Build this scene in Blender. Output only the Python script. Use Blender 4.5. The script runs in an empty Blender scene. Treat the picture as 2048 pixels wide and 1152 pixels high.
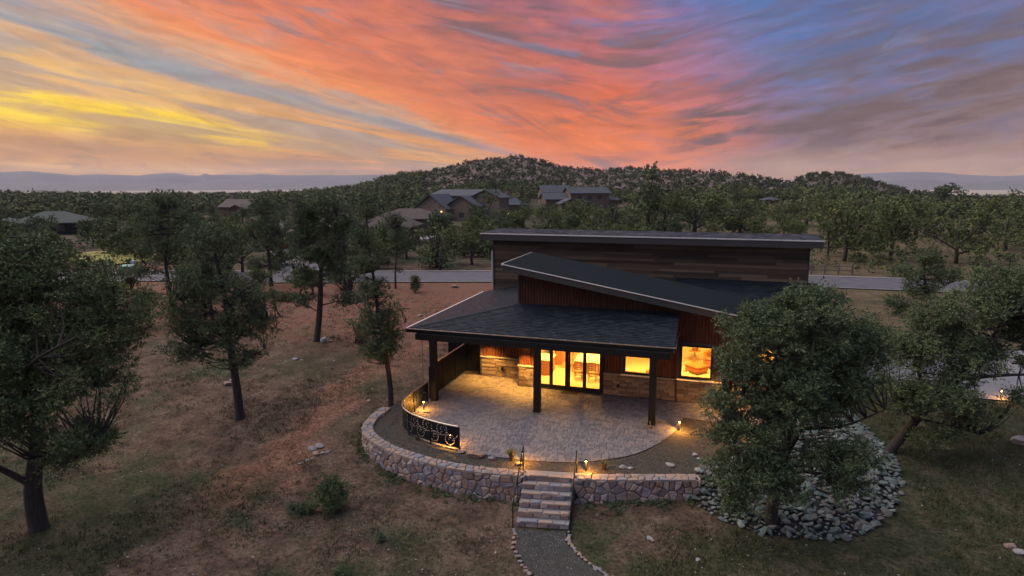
import bpy, math, random
import numpy as np
from mathutils import Matrix, Vector
R_ = math.radians
rnd = random.Random(7)
rs = np.random.RandomState(11)
S = bpy.context.scene
COL = S.collection

# ------------------------------------------------------------------ camera
CF, PITCH, ROLL, YAW = 1250.57, -9.55, -0.193, 17.757
CAM = np.array([12.982, -27.621, 10.836])
cd = bpy.data.cameras.new('camera'); cam = bpy.data.objects.new('camera', cd); COL.objects.link(cam)
cam.matrix_world = Matrix.Translation(CAM) @ Matrix.Rotation(R_(YAW), 4, 'Z') @ Matrix.Rotation(R_(90+PITCH), 4, 'X') @ Matrix.Rotation(R_(ROLL), 4, 'Z')
cd.sensor_width = 36; cd.lens = 36*CF/2048; cd.clip_start = .1; cd.clip_end = 20000
S.camera = cam
S.view_settings.view_transform = 'Standard'; S.view_settings.look = 'None'
S.view_settings.exposure = 0.3; S.view_settings.gamma = 1; S.view_settings.use_curve_mapping = False
S.cycles.max_bounces = 6; S.cycles.diffuse_bounces = 3; S.cycles.glossy_bounces = 3
S.cycles.transmission_bounces = 4; S.cycles.transparent_max_bounces = 12; S.cycles.volume_bounces = 0
S.cycles.use_denoising = True
S.cycles.sample_clamp_indirect = 4.0

def lin(r, g, b):
    f = lambda c: (c/255/12.92) if c/255 <= .04045 else ((c/255+.055)/1.055)**2.4
    return (f(r), f(g), f(b), 1)

# ------------------------------------------------------------------ node helpers
class NT:
    def __init__(s, tree): s.t = tree; s.n = tree.nodes; s.l = tree.links
    def new(s, typ, **kw):
        n = s.n.new(typ)
        for k, v in kw.items(): setattr(n, k, v)
        return n
    def put(s, sock, v):
        if isinstance(v, bpy.types.NodeSocket): s.l.new(v, sock)
        elif v is not None: sock.default_value = v
    def m(s, op, a, b=None, c=None, clamp=False):
        n = s.new('ShaderNodeMath', operation=op, use_clamp=clamp)
        s.put(n.inputs[0], a)
        if b is not None: s.put(n.inputs[1], b)
        if c is not None: s.put(n.inputs[2], c)
        return n.outputs[0]
    def mr(s, v, a, b, c=0., d=1., smooth=True):
        n = s.new('ShaderNodeMapRange', interpolation_type='SMOOTHSTEP' if smooth else 'LINEAR')
        s.put(n.inputs[0], v); s.put(n.inputs[1], a); s.put(n.inputs[2], b); s.put(n.inputs[3], c); s.put(n.inputs[4], d)
        return n.outputs[0]
    def mix(s, f, a, b, mode='MIX'):
        n = s.new('ShaderNodeMix', data_type='RGBA', blend_type=mode)
        s.put(n.inputs[0], f); s.put(n.inputs[6], a); s.put(n.inputs[7], b)
        return n.outputs[2]
    def ramp(s, f, stops, interp='LINEAR'):
        n = s.new('ShaderNodeValToRGB'); cr = n.color_ramp; cr.interpolation = interp
        while len(cr.elements) < len(stops): cr.elements.new(.5)
        for e, (p, c) in zip(cr.elements, stops): e.position = p
        for e, (p, c) in zip(cr.elements, stops): e.color = c
        s.put(n.inputs[0], f); return n.outputs[0]
    def noise(s, vec, scale, detail=4, rough=.55, dist=0, dim='3D'):
        n = s.new('ShaderNodeTexNoise', noise_dimensions=dim)
        s.put(n.inputs['Vector'], vec); n.inputs['Scale'].default_value = scale; n.inputs['Detail'].default_value = detail
        n.inputs['Roughness'].default_value = rough; n.inputs['Distortion'].default_value = dist
        return n.outputs['Fac']
    def comb(s, x, y, z):
        n = s.new('ShaderNodeCombineXYZ'); s.put(n.inputs[0], x); s.put(n.inputs[1], y); s.put(n.inputs[2], z); return n.outputs[0]

# ------------------------------------------------------------------ sky (world)
SUN_EL, SUN_AZ = 1.5, 88.0          # degrees above the horizon / degrees left of +Y
W = bpy.data.worlds.new('World'); S.world = W; W.use_nodes = True
w = NT(W.node_tree); w.n.clear()
tc = w.new('ShaderNodeTexCoord'); sp = w.new('ShaderNodeSeparateXYZ'); w.l.new(tc.outputs['Generated'], sp.inputs[0])
dx, dy, dz = sp.outputs
az0 = R_(YAW)
fw = w.m('ADD', w.m('MULTIPLY', dx, -math.sin(az0)), w.m('MULTIPLY', dy, math.cos(az0)))
rt = w.m('ADD', w.m('MULTIPLY', dx, math.cos(az0)), w.m('MULTIPLY', dy, math.sin(az0)))
AZ = w.m('MULTIPLY', w.m('ARCTAN2', rt, fw), 57.2958)       # degrees, + to the right of the heading
EL = w.m('MULTIPLY', w.m('ARCSINE', dz), 57.2958)
AZV = 10.5
da = w.m('SUBTRACT', AZ, AZV)
# soft warp
pv = w.comb(w.m('MULTIPLY', AZ, .05), w.m('MULTIPLY', EL, .16), 0)
wn = w.m('SUBTRACT', w.noise(pv, 1.1, 3), .5)
wn2 = w.m('SUBTRACT', w.noise(w.comb(w.m('MULTIPLY', AZ, .05), w.m('MULTIPLY', EL, .16), 7.3), 2.6, 5, .6), .5)
rad = w.m('SQRT', w.m('ADD', w.m('MULTIPLY', da, da), w.m('MULTIPLY', EL, EL)))
th0 = w.m('MULTIPLY', w.m('ARCTAN2', w.m('MAXIMUM', EL, 0.02), w.m('MULTIPLY', da, -1)), 57.2958)   # 0 left .. 180 right
lr = w.m('LOGARITHM', w.m('ADD', rad, 1.), 2.718)
# streak noise: long along the radius, thin across
st1 = w.m('SUBTRACT', w.noise(w.comb(w.m('MULTIPLY', lr, 1.2), w.m('MULTIPLY', th0, .30), 0), 1.0, 5, .62, .4), .5)
st2 = w.m('SUBTRACT', w.noise(w.comb(w.m('MULTIPLY', lr, 2.0), w.m('MULTIPLY', th0, .55), 4.2), 1.0, 5, .55, .6), .5)
st3 = w.m('SUBTRACT', w.noise(w.comb(w.m('MULTIPLY', AZ, .09), w.m('MULTIPLY', w.m('ADD', EL, w.m('MULTIPLY', AZ, .06)), .55), 1.7), 1.0, 6, .62, .5), .5)
drift = w.m('MULTIPLY', w.m('SQRT', w.m('ADD', w.m('MULTIPLY', da, da), 12.)), .20)
elv = w.m('SUBTRACT', EL, drift)
stH = w.m('SUBTRACT', w.noise(w.comb(w.m('MULTIPLY', AZ, .075), w.m('MULTIPLY', elv, .42), 2.2), 1.0, 5, .55, .9), .5)
stV = w.m('SUBTRACT', w.noise(w.comb(w.m('MULTIPLY', AZ, .11), w.m('MULTIPLY', elv, .55), 9.1), 1.0, 5, .52, 1.3), .5)
ks = w.mr(th0, 18, 40)
def mixv(a, b_, f): return w.m('ADD', w.m('MULTIPLY', a, w.m('SUBTRACT', 1., f)), w.m('MULTIPLY', b_, f))
ks2 = w.mr(th0, 165, 150)
st1 = mixv(st1, stH, ks); st2 = mixv(st2, stV, ks)
th = w.m('ADD', th0, w.m('MULTIPLY', wn2, w.mr(th0, 8, 60, 1.6, 42)))
th = w.m('ADD', th, w.m('MULTIPLY', st2, w.mr(th0, 8, 60, 3.0, 44)))
th = w.m('ADD', th, w.m('MULTIPLY', st1, w.mr(th0, 10, 60, 0, 50)))
p_ = lambda d: d/180
fan = w.ramp(w.m('DIVIDE', th, 180, clamp=True), [
    (p_(0), lin(236, 170, 96)), (p_(1.5), lin(248, 188, 108)), (p_(2.8), lin(206, 146, 90)), (p_(4.3), lin(212, 156, 96)), (p_(5.2), lin(232, 182, 74)),
    (p_(6.0), lin(252, 216, 26)), (p_(7.8), lin(250, 204, 40)), (p_(8.6), lin(214, 164, 112)), (p_(9.4), lin(224, 166, 104)), (p_(10.1), lin(230, 178, 98)),
    (p_(11.1), lin(214, 158, 104)), (p_(11.9), lin(196, 150, 118)), (p_(12.6), lin(128, 136, 150)), (p_(14.0), lin(140, 136, 150)), (p_(15.2), lin(206, 150, 116)),
    (p_(17.5), lin(230, 126, 72)), (p_(22), lin(222, 110, 68)), (p_(30), lin(198, 98, 76)),
    (p_(42), lin(172, 86, 82)), (p_(56), lin(162, 86, 102)), (p_(70), lin(150, 88, 114)), (p_(86), lin(104, 98, 146)),
    (p_(102), lin(58, 102, 176)), (p_(118), lin(62, 106, 174)), (p_(142), lin(72, 94, 152)), (p_(158), lin(92, 86, 122)), (p_(168), lin(130, 108, 120)),
    (p_(174), lin(160, 124, 118)), (p_(180), lin(176, 136, 118))])
fan = w.mix(w.m('MULTIPLY', w.mr(th0, 14, 11), w.mr(AZ, -29, -12, 0, .85)), fan, w.mix(w.mr(st2, -.15, .2), lin(232, 150, 84), lin(176, 140, 120)))
# vivid orange near the vanishing point of the cloud streets
near = w.m('MULTIPLY', w.mr(rad, 4, 18, 1, 0), w.mr(th0, 7, 16, 0, 1))
near = w.m('MULTIPLY', near, w.mr(AZ, 14, 30, 1, .0))
near = w.m('MULTIPLY', near, w.m('ADD', 1.0, w.m('MULTIPLY', st3, 1.8)), clamp=True)
c1 = w.mix(w.m('MULTIPLY', near, 1.0, clamp=True), fan, w.mix(w.mr(EL, 0, 9), lin(250, 122, 34), lin(220, 90, 48)))
# dusky purple-grey veils inside the red cloud mass
veil = w.mr(w.m('ADD', st1, w.m('MULTIPLY', st3, .7)), -.04, .16, 0, 1)
veil = w.m('MULTIPLY', veil, w.mr(th0, 20, 34, 0, .8))
veil = w.m('MULTIPLY', veil, w.mr(th0, 95, 120, 1, .35))
c2 = w.mix(veil, c1, lin(104, 74, 88))
# salmon lights
hi = w.m('MULTIPLY', w.mr(w.m('ADD', w.m('MULTIPLY', st1, -1), w.m('MULTIPLY', st3, -.9)), .02, .3, 0, 1), w.mr(th0, 18, 30, 0, .5))
hi = w.m('MULTIPLY', hi, w.mr(th0, 90, 125, 1, .18))
gapb = w.m('MULTIPLY', w.mr(w.m('ADD', stV, w.m('MULTIPLY', stH, .6)), .05, .2, 0, .75), w.mr(th0, 17, 24, 0, 1))
gapb = w.m('MULTIPLY', gapb, w.mr(rad, 5, 16, .15, 1))
c2 = w.mix(gapb, c2, w.mix(w.mr(th0, 30, 80), lin(140, 112, 122), lin(88, 104, 152)))
c3 = w.mix(hi, c2, lin(230, 118, 76))
# left side: grey-blue gaps between the yellow streets
gp = w.m('MULTIPLY', w.mr(w.m('ADD', st2, wn), -.04, .14, 0, .85), w.mr(th0, 14, 24, 1, 0))
c4 = w.mix(gp, c3, w.mix(w.mr(th0, 3, 12), lin(178, 134, 100), lin(158, 144, 142)))
yl = w.m('MULTIPLY', w.mr(w.m('MULTIPLY', w.m('ADD', st2, w.m('MULTIPLY', wn, .8)), -1), .04, .24, 0, .25), w.mr(th0, 11, 16, 1, 0))
yl = w.m('MULTIPLY', yl, w.m('MULTIPLY', w.mr(th0, 3.5, 6, 0, 1), w.mr(AZ, -26, -6, 1, 0)))
c4 = w.mix(yl, c4, lin(252, 206, 70))
# right side: dark mauve cloud bank and blue openings
bank = w.m('MULTIPLY', w.mr(AZ, 11, 17), w.mr(AZ, 50, 34, 0, 1))
bel = w.m('MULTIPLY', w.mr(EL, .9, 2.6), w.mr(w.m('ADD', EL, w.m('MULTIPLY', AZ, -.14)), 3.2, 6.4, 1, 0))
bank = w.m('MULTIPLY', w.m('MULTIPLY', bank, bel), w.mr(w.m('ADD', w.m('MULTIPLY', wn2, 1.2), w.m('ADD', stH, w.m('MULTIPLY', stV, .8))), -.16, .14), clamp=True)
c5 = w.mix(w.m('MULTIPLY', bank, .95), c4, lin(84, 62, 82))
pk = w.m('MULTIPLY', w.mr(w.m('ADD', w.m('MULTIPLY', wn2, -1), w.m('MULTIPLY', st3, .7)), .2, .32, 0, .45), w.mr(AZ, 12, 20))
pk = w.m('MULTIPLY', pk, w.mr(EL, 1, 3))
c5 = w.mix(pk, c5, lin(206, 104, 108))
# the far right horizon: pale dusty peach with small cloud puffs
hz = w.m('MULTIPLY', w.mr(EL, 3.6, .3), w.mr(AZ, 13, 24))
c6 = w.mix(w.m('MULTIPLY', hz, .8), c5, lin(196, 148, 112))
pf = w.m('MULTIPLY', w.mr(w.noise(w.comb(w.m('MULTIPLY', AZ, .22), w.m('MULTIPLY', EL, .9), 3), 1.4, 5, .6), .56, .66), w.m('MULTIPLY', w.mr(EL, .6, 1.4), w.mr(EL, 4.5, 2.2)))
pf = w.m('MULTIPLY', pf, w.m('MAXIMUM', w.mr(AZ, -14, -24), w.mr(AZ, 20, 27)))
c6 = w.mix(w.m('MULTIPLY', pf, .55), c6, lin(146, 116, 92))
# away from the afterglow: dusk blue, brightened behind and overhead as unseen fill light
tx = w.noise(w.comb(w.m('MULTIPLY', AZ, .2), w.m('MULTIPLY', elv, .9), 5.5), 1.0, 5, .55, 1.2)
txv = w.mr(tx, .3, .7, .80, 1.16, False)
c6 = w.mix(1.0, c6, w.comb(txv, w.m('POWER', txv, 1.2), w.m('POWER', txv, 1.1)), 'MULTIPLY')
back = w.mr(w.m('ABSOLUTE', w.m('ADD', AZ, 8)), 55, 115)
up = w.mr(EL, 19, 48)
dusk = w.mix(w.mr(EL, 0, 40), lin(128, 118, 142), lin(112, 126, 166))
c7 = w.mix(w.m('MAXIMUM', back, up), c6, dusk)
nis = w.new('ShaderNodeTexSky', sky_type='NISHITA', sun_disc=False)
nis.sun_elevation = R_(SUN_EL); nis.sun_rotation = R_(-SUN_AZ); nis.air_density = 1.2; nis.dust_density = 2
bg1 = w.new('ShaderNodeBackground'); w.put(bg1.inputs[0], c7); bg1.inputs[1].default_value = 0.82
bg2 = w.new('ShaderNodeBackground'); w.l.new(nis.outputs[0], bg2.inputs[0]); bg2.inputs[1].default_value = 0.05
ad = w.new('ShaderNodeAddShader'); w.l.new(bg1.outputs[0], ad.inputs[0]); w.l.new(bg2.outputs[0], ad.inputs[1])
wo = w.new('ShaderNodeOutputWorld'); w.l.new(ad.outputs[0], wo.inputs[0])
W.cycles.sampling_method = 'MANUAL'; W.cycles.sample_map_resolution = 512

# broad soft lamp added as fill, high above the sunset side
sl = bpy.data.lights.new('fill_sun', 'SUN'); sl.energy = 2.75; sl.angle = R_(80); sl.color = (1, .93, .82)
so = bpy.data.objects.new('fill_sun', sl); COL.objects.link(so)
sd = Vector((-math.sin(R_(SUN_AZ))*math.cos(R_(52)), math.cos(R_(SUN_AZ))*math.cos(R_(52)), math.sin(R_(52))))
so.rotation_euler = sd.to_track_quat('Z', 'Y').to_euler()

# ------------------------------------------------------------------ object helpers
def tag(o, label=None, cat=None, group=None, kind=None):
    if label: o['label'] = label
    if cat: o['category'] = cat
    if group: o['group'] = group
    if kind: o['kind'] = kind
    return o
def empty(name, loc, label=None, cat=None, group=None, rz=0):
    o = bpy.data.objects.new(name, None); COL.objects.link(o); o.location = loc; o.rotation_euler = (0, 0, rz)
    o.empty_display_size = .2
    return tag(o, label, cat, group)
def put(name, me, mat=None, parent=None, loc=(0, 0, 0), rot=(0, 0, 0), scale=(1, 1, 1)):
    if mat is not None and not me.materials: me.materials.append(mat)
    o = bpy.data.objects.new(name, me); COL.objects.link(o)
    o.location = loc; o.rotation_euler = rot; o.scale = scale
    if parent: o.parent = parent
    return o
def np_mesh(name, V, F, smooth=False, tone=None):
    """V (n,3); F (m,3) or (m,4) array"""
    me = bpy.data.meshes.new(name); V = np.asarray(V, np.float32); F = np.asarray(F, np.int32)
    k = F.shape[1]
    me.vertices.add(len(V)); me.vertices.foreach_set('co', V.ravel())
    me.loops.add(F.size); me.loops.foreach_set('vertex_index', F.ravel())
    me.polygons.add(len(F)); me.polygons.foreach_set('loop_start', np.arange(0, F.size, k, dtype=np.int32))
    me.polygons.foreach_set('loop_total', np.full(len(F), k, np.int32))
    me.polygons.foreach_set('use_smooth', np.full(len(F), smooth))
    if tone is not None:
        a = me.attributes.new('tone', 'FLOAT', 'POINT'); a.data.foreach_set('value', np.asarray(tone, np.float32))
    me.update(); me.validate()
    return me
class MB:
    def __init__(s): s.v = []; s.f = []; s.t = []; s.tone = 0.
    def add(s, V, F, tone=None):
        b = len(s.v); s.v += [tuple(map(float, p)) for p in V]; s.f += [tuple(i+b for i in f) for f in F]
        s.t += [s.tone if tone is None else tone]*len(V); return s
    def box(s, x0, y0, z0, x1, y1, z1, tone=None):
        V = [(x, y, z) for z in (z0, z1) for y in (y0, y1) for x in (x0, x1)]
        return s.add(V, [(0, 2, 3, 1), (4, 5, 7, 6), (0, 1, 5, 4), (2, 6, 7, 3), (0, 4, 6, 2), (1, 3, 7, 5)], tone)
    def prism(s, poly, off, tone=None):
        n = len(poly); off = np.array(off); V = [np.array(p, float) for p in poly]; V += [p+off for p in V]
        F = [tuple(range(n))[::-1], tuple(range(n, 2*n))] + [(i, (i+1) % n, n+(i+1) % n, n+i) for i in range(n)]
        return s.add(V, F, tone)
    def tube(s, pts, rad, n=6, tone=None, cap=True):
        pts = [np.array(p, float) for p in pts]
        if not hasattr(rad, '__len__'): rad = [rad]*len(pts)
        V = []; 
        for i, p in enumerate(pts):
            d = pts[min(i+1, len(pts)-1)]-pts[max(i-1, 0)]; d = d/(np.linalg.norm(d)+1e-9)
            a = np.array([0, 0, 1.]) if abs(d[2]) < .9 else np.array([1., 0, 0])
            u = np.cross(d, a); u /= np.linalg.norm(u); q = np.cross(d, u)
            for k in range(n):
                t = 2*math.pi*k/n; V.append(p+rad[i]*(u*math.cos(t)+q*math.sin(t)))
        F = [(i*n+k, i*n+(k+1) % n, (i+1)*n+(k+1) % n, (i+1)*n+k) for i in range(len(pts)-1) for k in range(n)]
        if cap: F += [tuple(range(n))[::-1], tuple(range((len(pts)-1)*n, len(pts)*n))]
        return s.add(V, F, tone)
    def lathe(s, prof, c=(0, 0, 0), n=14, tone=None):
        V = [(c[0]+r*math.cos(2*math.pi*k/n), c[1]+r*math.sin(2*math.pi*k/n), c[2]+z) for r, z in prof for k in range(n)]
        F = [(i*n+k, i*n+(k+1) % n, (i+1)*n+(k+1) % n, (i+1)*n+k) for i in range(len(prof)-1) for k in range(n)]
        F += [tuple(range(n))[::-1], tuple(range((len(prof)-1)*n, len(prof)*n))]
        return s.add(V, F, tone)
    def mesh(s, name, smooth=False):
        me = bpy.data.meshes.new(name); me.from_pydata(s.v, [], s.f)
        a = me.attributes.new('tone', 'FLOAT', 'POINT'); a.data.foreach_set('value', s.t)
        if smooth: me.polygons.foreach_set('use_smooth', [True]*len(me.polygons))
        me.update(); return me
    def build(s, name, mat, parent=None, smooth=False, **kw):
        return put(name, s.mesh(name, smooth), mat, parent, **kw)

_basis_F = np.array([-math.sin(az0), math.cos(az0), 0]); _basis_R = np.array([math.cos(az0), math.sin(az0), 0]); _U = np.array([0, 0, 1.])
_pt, _rl = R_(PITCH), R_(ROLL)
_F2 = _basis_F*math.cos(_pt)+_U*math.sin(_pt); _U2 = -_basis_F*math.sin(_pt)+_U*math.cos(_pt)
def ray(px, py):
    a, b = px-1024, py-576
    X = a*math.cos(_rl)+b*math.sin(_rl); Y = -a*math.sin(_rl)+b*math.cos(_rl)
    return _F2+_basis_R*X/CF-_U2*Y/CF
def atz(px, py, z=0.):
    d = ray(px, py); return CAM+d*(z-CAM[2])/d[2]
def proj(P):
    d = np.asarray(P, float)-CAM; X = CF*(d@_basis_R)/(d@_F2); Y = -CF*(d@_U2)/(d@_F2)
    return np.array([1024+X*math.cos(_rl)-Y*math.sin(_rl), 576+X*math.sin(_rl)+Y*math.cos(_rl)])

# ------------------------------------------------------------------ terrain
def vnoise(x, y, seed=0):
    xi = np.floor(x); yi = np.floor(y); xf = x-xi; yf = y-yi
    def h(a, b):
        v = np.sin(a*127.1+b*311.7+seed*74.7)*43758.5453; return v-np.floor(v)
    u = xf*xf*(3-2*xf); v = yf*yf*(3-2*yf)
    return (h(xi, yi)*(1-u)+h(xi+1, yi)*u)*(1-v)+(h(xi, yi+1)*(1-u)+h(xi+1, yi+1)*u)*v
def fbm(x, y, o=4, seed=0):
    r = 0; a = .5; t = 0
    for k in range(o):
        r = r+a*vnoise(x*2**k, y*2**k, seed+k); t += a; a *= .5
    return r/t
def sstep(a, b, x):
    t = np.clip((x-a)/(b-a), 0, 1); return t*t*(3-2*t)
SKX = np.array([-600, 0, 100, 200, 300, 400, 500, 600, 700, 740, 780, 850, 900, 950, 1000, 1040, 1080, 1110, 1160, 1210, 1265, 1300, 1380, 1440, 1500, 1560, 1580, 1610, 1640, 1680, 1720, 1760, 1800, 1850, 1900, 2048, 2700], float)
SKY = np.array([398, 394, 395, 397, 396, 395, 394, 390, 381, 371, 357, 346, 335, 323, 319, 315, 323, 334, 341, 343, 337, 344, 345, 350, 355, 367, 369, 355, 349, 350, 357, 369, 382, 391, 397, 400, 400], float)
_sa = np.array([math.degrees(math.atan2(ray(x, y)@_basis_R, ray(x, y)@_basis_F)) for x, y in zip(SKX, SKY)])
_sh = np.array([(lambda d: d[2]/math.hypot(d[0], d[1]))(ray(x, y)) for x, y in zip(SKX, SKY)])
_sr = np.interp(_sa, [-40, -12, -5, 2, 12, 16, 22, 26, 40], [560, 560, 560, 540, 600, 470, 430, 480, 520])
def g(x, y):
    x = np.asarray(x, float); y = np.asarray(y, float)
    yy = y-5*sstep(12, 19, x)*sstep(14, 6, y)
    near = np.interp(yy, [-40, -20, -14, -8, -6, -4.2, -1.7, 1.5, 7], [-2.2, -1.7, -1.35, -1.05, -.85, -.6, -.28, -.12, 0])
    X = x-CAM[0]; Y = y-CAM[1]; r = np.hypot(X, Y)
    a = np.degrees(np.arctan2(X*_basis_R[0]+Y*_basis_R[1], X*_basis_F[0]+Y*_basis_F[1]))
    H = CAM[2]+np.interp(a, _sa, _sh)*np.interp(a, _sa, _sr); D = np.interp(a, _sa, _sr)
    t = np.clip((r-215)/(D-215), 0, 1); up = t**1.25
    big = np.clip(H-4, 0, 30)/30
    rug = (fbm(x/38, y/38, 4)-.5)*9*big*np.sin(np.pi*np.clip(t, 0, 1))
    z = near+H*up*(r < D)+rug
    dn = sstep(D, D*1.9, r); z = np.where(r >= D, H*(1-dn)-30*dn, z)
    micro = (fbm(x*.9, y*.9, 3, 5)-.5)*.10*sstep(70, 25, r)*sstep(-1.5, -4, y-0*x)
    lump = (fbm(x/9, y/9, 2, 9)-.5)*.25*sstep(8, 20, np.abs(x-8))*sstep(90, 60, r)*sstep(31, 27, y)
    return z+micro+lump
def G(px, py):
    d = ray(px, py); t = 10.
    prev = t
    while t < 3000:
        p = CAM+d*t
        if p[2] < float(g(p[0], p[1])): break
        prev = t; t *= 1.01; t += .05
    a, b = prev, t
    for _ in range(24):
        m = (a+b)/2; p = CAM+d*m
        if p[2] < float(g(p[0], p[1])): b = m
        else: a = m
    return CAM+d*b
def onz(x, y, dz=0): return (x, y, float(g(x, y))+dz)

# ------------------------------------------------------------------ materials
def mat(name, cols, scale=4, rough=.85, rw=.5, bump=0., bscale=None, stretch=(1, 1, 1), metal=0., detail=5, emis=None, es=0., spec=.4, coord='Object'):
    """procedural: noise mixed with a per-object / per-piece tone drives a colour ramp"""
    m = bpy.data.materials.new(name); m.use_nodes = True; t = NT(m.node_tree); t.n.clear()
    o = t.new('ShaderNodeOutputMaterial'); b = t.new('ShaderNodeBsdfPrincipled'); t.l.new(b.outputs[0], o.inputs[0])
    tcn = t.new('ShaderNodeTexCoord'); mp = t.new('ShaderNodeMapping'); mp.inputs['Scale'].default_value = stretch
    oi = t.new('ShaderNodeObjectInfo'); at = t.new('ShaderNodeAttribute', attribute_name='tone')
    sh = t.new('ShaderNodeVectorMath', operation='ADD'); t.l.new(tcn.outputs[coord], sh.inputs[0])
    k = t.new('ShaderNodeVectorMath', operation='SCALE'); t.l.new(t.comb(oi.outputs['Random'], oi.outputs['Random'], oi.outputs['Random']), k.inputs[0]); k.inputs['Scale'].default_value = 17.
    t.l.new(k.outputs[0], sh.inputs[1]); t.l.new(sh.outputs[0], mp.inputs['Vector']); vec = mp.outputs[0]
    n = t.noise(vec, scale, detail)
    tone = t.m('FRACT', t.m('ADD', 0. if 'ribbed' in name else oi.outputs['Random'], at.outputs['Fac']))
    f = t.m('ADD', t.m('MULTIPLY', t.mr(n, .25, .75, 0, 1, False), 1-rw), t.m('MULTIPLY', tone, rw), clamp=True)
    cs = [c if len(c) == 4 else (*c, 1) for c in cols]
    col = t.ramp(f, [(i/(max(len(cs)-1, 1)), c) for i, c in enumerate(cs)]) if len(cs) > 1 else None
    if col is None: b.inputs['Base Color'].default_value = cs[0]
    else: t.l.new(col, b.inputs['Base Color'])
    b.inputs['Roughness'].default_value = rough; b.inputs['Metallic'].default_value = metal
    b.inputs['Specular IOR Level'].default_value = spec
    if bump:
        bn = t.new('ShaderNodeBump'); bn.inputs['Strength'].default_value = min(bump, 1); bn.inputs['Distance'].default_value = .02*max(bump, 1)
        t.l.new(t.noise(vec, bscale or scale*4, 6, .65), bn.inputs['Height']); t.l.new(bn.outputs[0], b.inputs['Normal'])
    if emis: b.inputs['Emission Color'].default_value = (*emis, 1); b.inputs['Emission Strength'].default_value = es
    return m
M = {}
M['shingle'] = mat('asphalt shingle', [(.002, .005, .010), (.008, .013, .022), (.022, .031, .048)], 30, .55, .7, .5, 120, spec=.2)
M['upshingle'] = mat('upper roof shingle', [(.045, .045, .06), (.08, .08, .10), (.12, .12, .145)], 30, .6, .6, .4, 120)
M['roofmetal'] = mat('dark ribbed roof metal', [(.002, .004, .006), (.008, .011, .014), (.030, .037, .044)], 2, .6, .85, .1, metal=0., spec=.12)
M['trim'] = mat('galvanised drip edge', [(.70, .68, .68), (.85, .83, .82)], 6, .38, .4, 0, metal=.55)
M['fascia'] = mat('weathered fascia board', [(.030, .028, .031), (.060, .055, .058)], 3, .7, .4, .4, 20, (1, 8, 8))
M['dark'] = mat('charcoal stained timber', [(.003, .004, .006), (.009, .011, .014)], 5, .7, .3, .4, 30, (6, 6, .6), spec=.2)
M['black'] = mat('black powder coat', [(.005, .006, .008), (.010, .012, .015)], 9, .6, .3, spec=.2)
M['bronze'] = mat('bronze cap rail', [(.55, .45, .36), (.75, .65, .54)], 5, .3, .4, metal=.85)
M['plank'] = mat('weathered barn board', [(.014, .010, .009), (.05, .032, .026), (.10, .066, .05), (.17, .115, .085), (.36, .25, .165)], 3.2, .85, .5, .6, 14, (.5, 8, 8))
M['rust'] = mat('rusted corrugated steel', [(.035, .011, .008), (.075, .022, .012), (.12, .038, .020)], 3, .75, .2, .2, 30, (2, 2, .5), metal=.15)
M['ledge'] = mat('ledgestone', [(.07, .055, .05), (.14, .11, .10), (.20, .165, .15), (.27, .23, .21)], 6, .85, .7, .7, 30)
M['mortar'] = mat('dark mortar', [(.022, .020, .020), (.045, .04, .038)], 8, .95, .2, .4)
M['stone'] = mat('granite rubble', [(.10, .085, .10), (.28, .185, .155), (.20, .17, .20), (.35, .25, .21), (.44, .37, .35), (.20, .19, .24), (.33, .21, .15), (.15, .12, .125)], 3.0, .85, .72, .9, 16, coord='Object')
M['capstone'] = mat('flat capping stone', [(.12, .11, .125), (.25, .20, .19), (.33, .23, .18), (.18, .185, .22), (.36, .30, .29)], 2.6, .85, .7, .8, 16)
M['riprap'] = mat('grey green river stone', [(.045, .06, .06), (.09, .115, .112), (.14, .17, .16), (.12, .10, .09), (.22, .24, .23), (.09, .12, .105)], 3, .8, .75, .7, 14)
M['rock'] = mat('pale granite', [(.17, .16, .18), (.27, .25, .26), (.36, .34, .34)], 3, .85, .4, .9, 12)
M['redrock'] = mat('pinkish sandstone', [(.17, .10, .08), (.27, .18, .14), (.34, .25, .20)], 3, .85, .5, .9, 12)
M['paver'] = mat('concrete paver', [(.085, .085, .105), (.135, .13, .155), (.185, .17, .185), (.15, .155, .19)], 9, .75, .75, .5, 40)
M['joint'] = mat('paver sand joint', [(.03, .027, .025), (.05, .045, .04)], 20, .95, .1)
M['asphalt'] = mat('road asphalt', [(.07, .065, .082), (.096, .09, .108), (.12, .11, .13)], .9, .8, .1, .2, 60)
M['concrete'] = mat('pale concrete', [(.17, .165, .185), (.23, .22, .235)], 1.2, .85, .2, .2, 40)
M['bark'] = mat('juniper bark', [(.020, .017, .015), (.045, .037, .033), (.075, .062, .055)], 5, .9, .2, 1.0, 10, (3, 3, .5))
M['leaf'] = mat('juniper foliage', [(.055, .086, .038), (.092, .126, .054), (.13, .160, .068), (.17, .172, .082)], .8, .7, .55, spec=.2)
M['leafdark'] = mat('dark pine foliage', [(.062, .094, .050), (.098, .130, .066), (.14, .162, .082)], .8, .7, .55, spec=.2)
M['leafmid'] = mat('oak and juniper foliage', [(.052, .080, .034), (.090, .120, .048), (.130, .148, .060), (.17, .150, .075)], .25, .75, .6, spec=.2)
M['leafhill'] = mat('dark hillside scrub', [(.026, .036, .020), (.048, .056, .032), (.078, .078, .048)], .02, .8, .7, spec=.1)
M['leafwood'] = mat('distant woodland foliage', [(.040, .060, .028), (.068, .090, .038), (.098, .112, .048), (.13, .118, .062)], .03, .8, .75, spec=.1)
M['leafgrey'] = mat('grey green foliage', [(.085, .098, .068), (.13, .145, .10), (.18, .185, .13)], .3, .8, .55, spec=.2)
M['dead'] = mat('bare grey twigs', [(.09, .075, .07), (.17, .145, .135)], 3, .9, .3)
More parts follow.
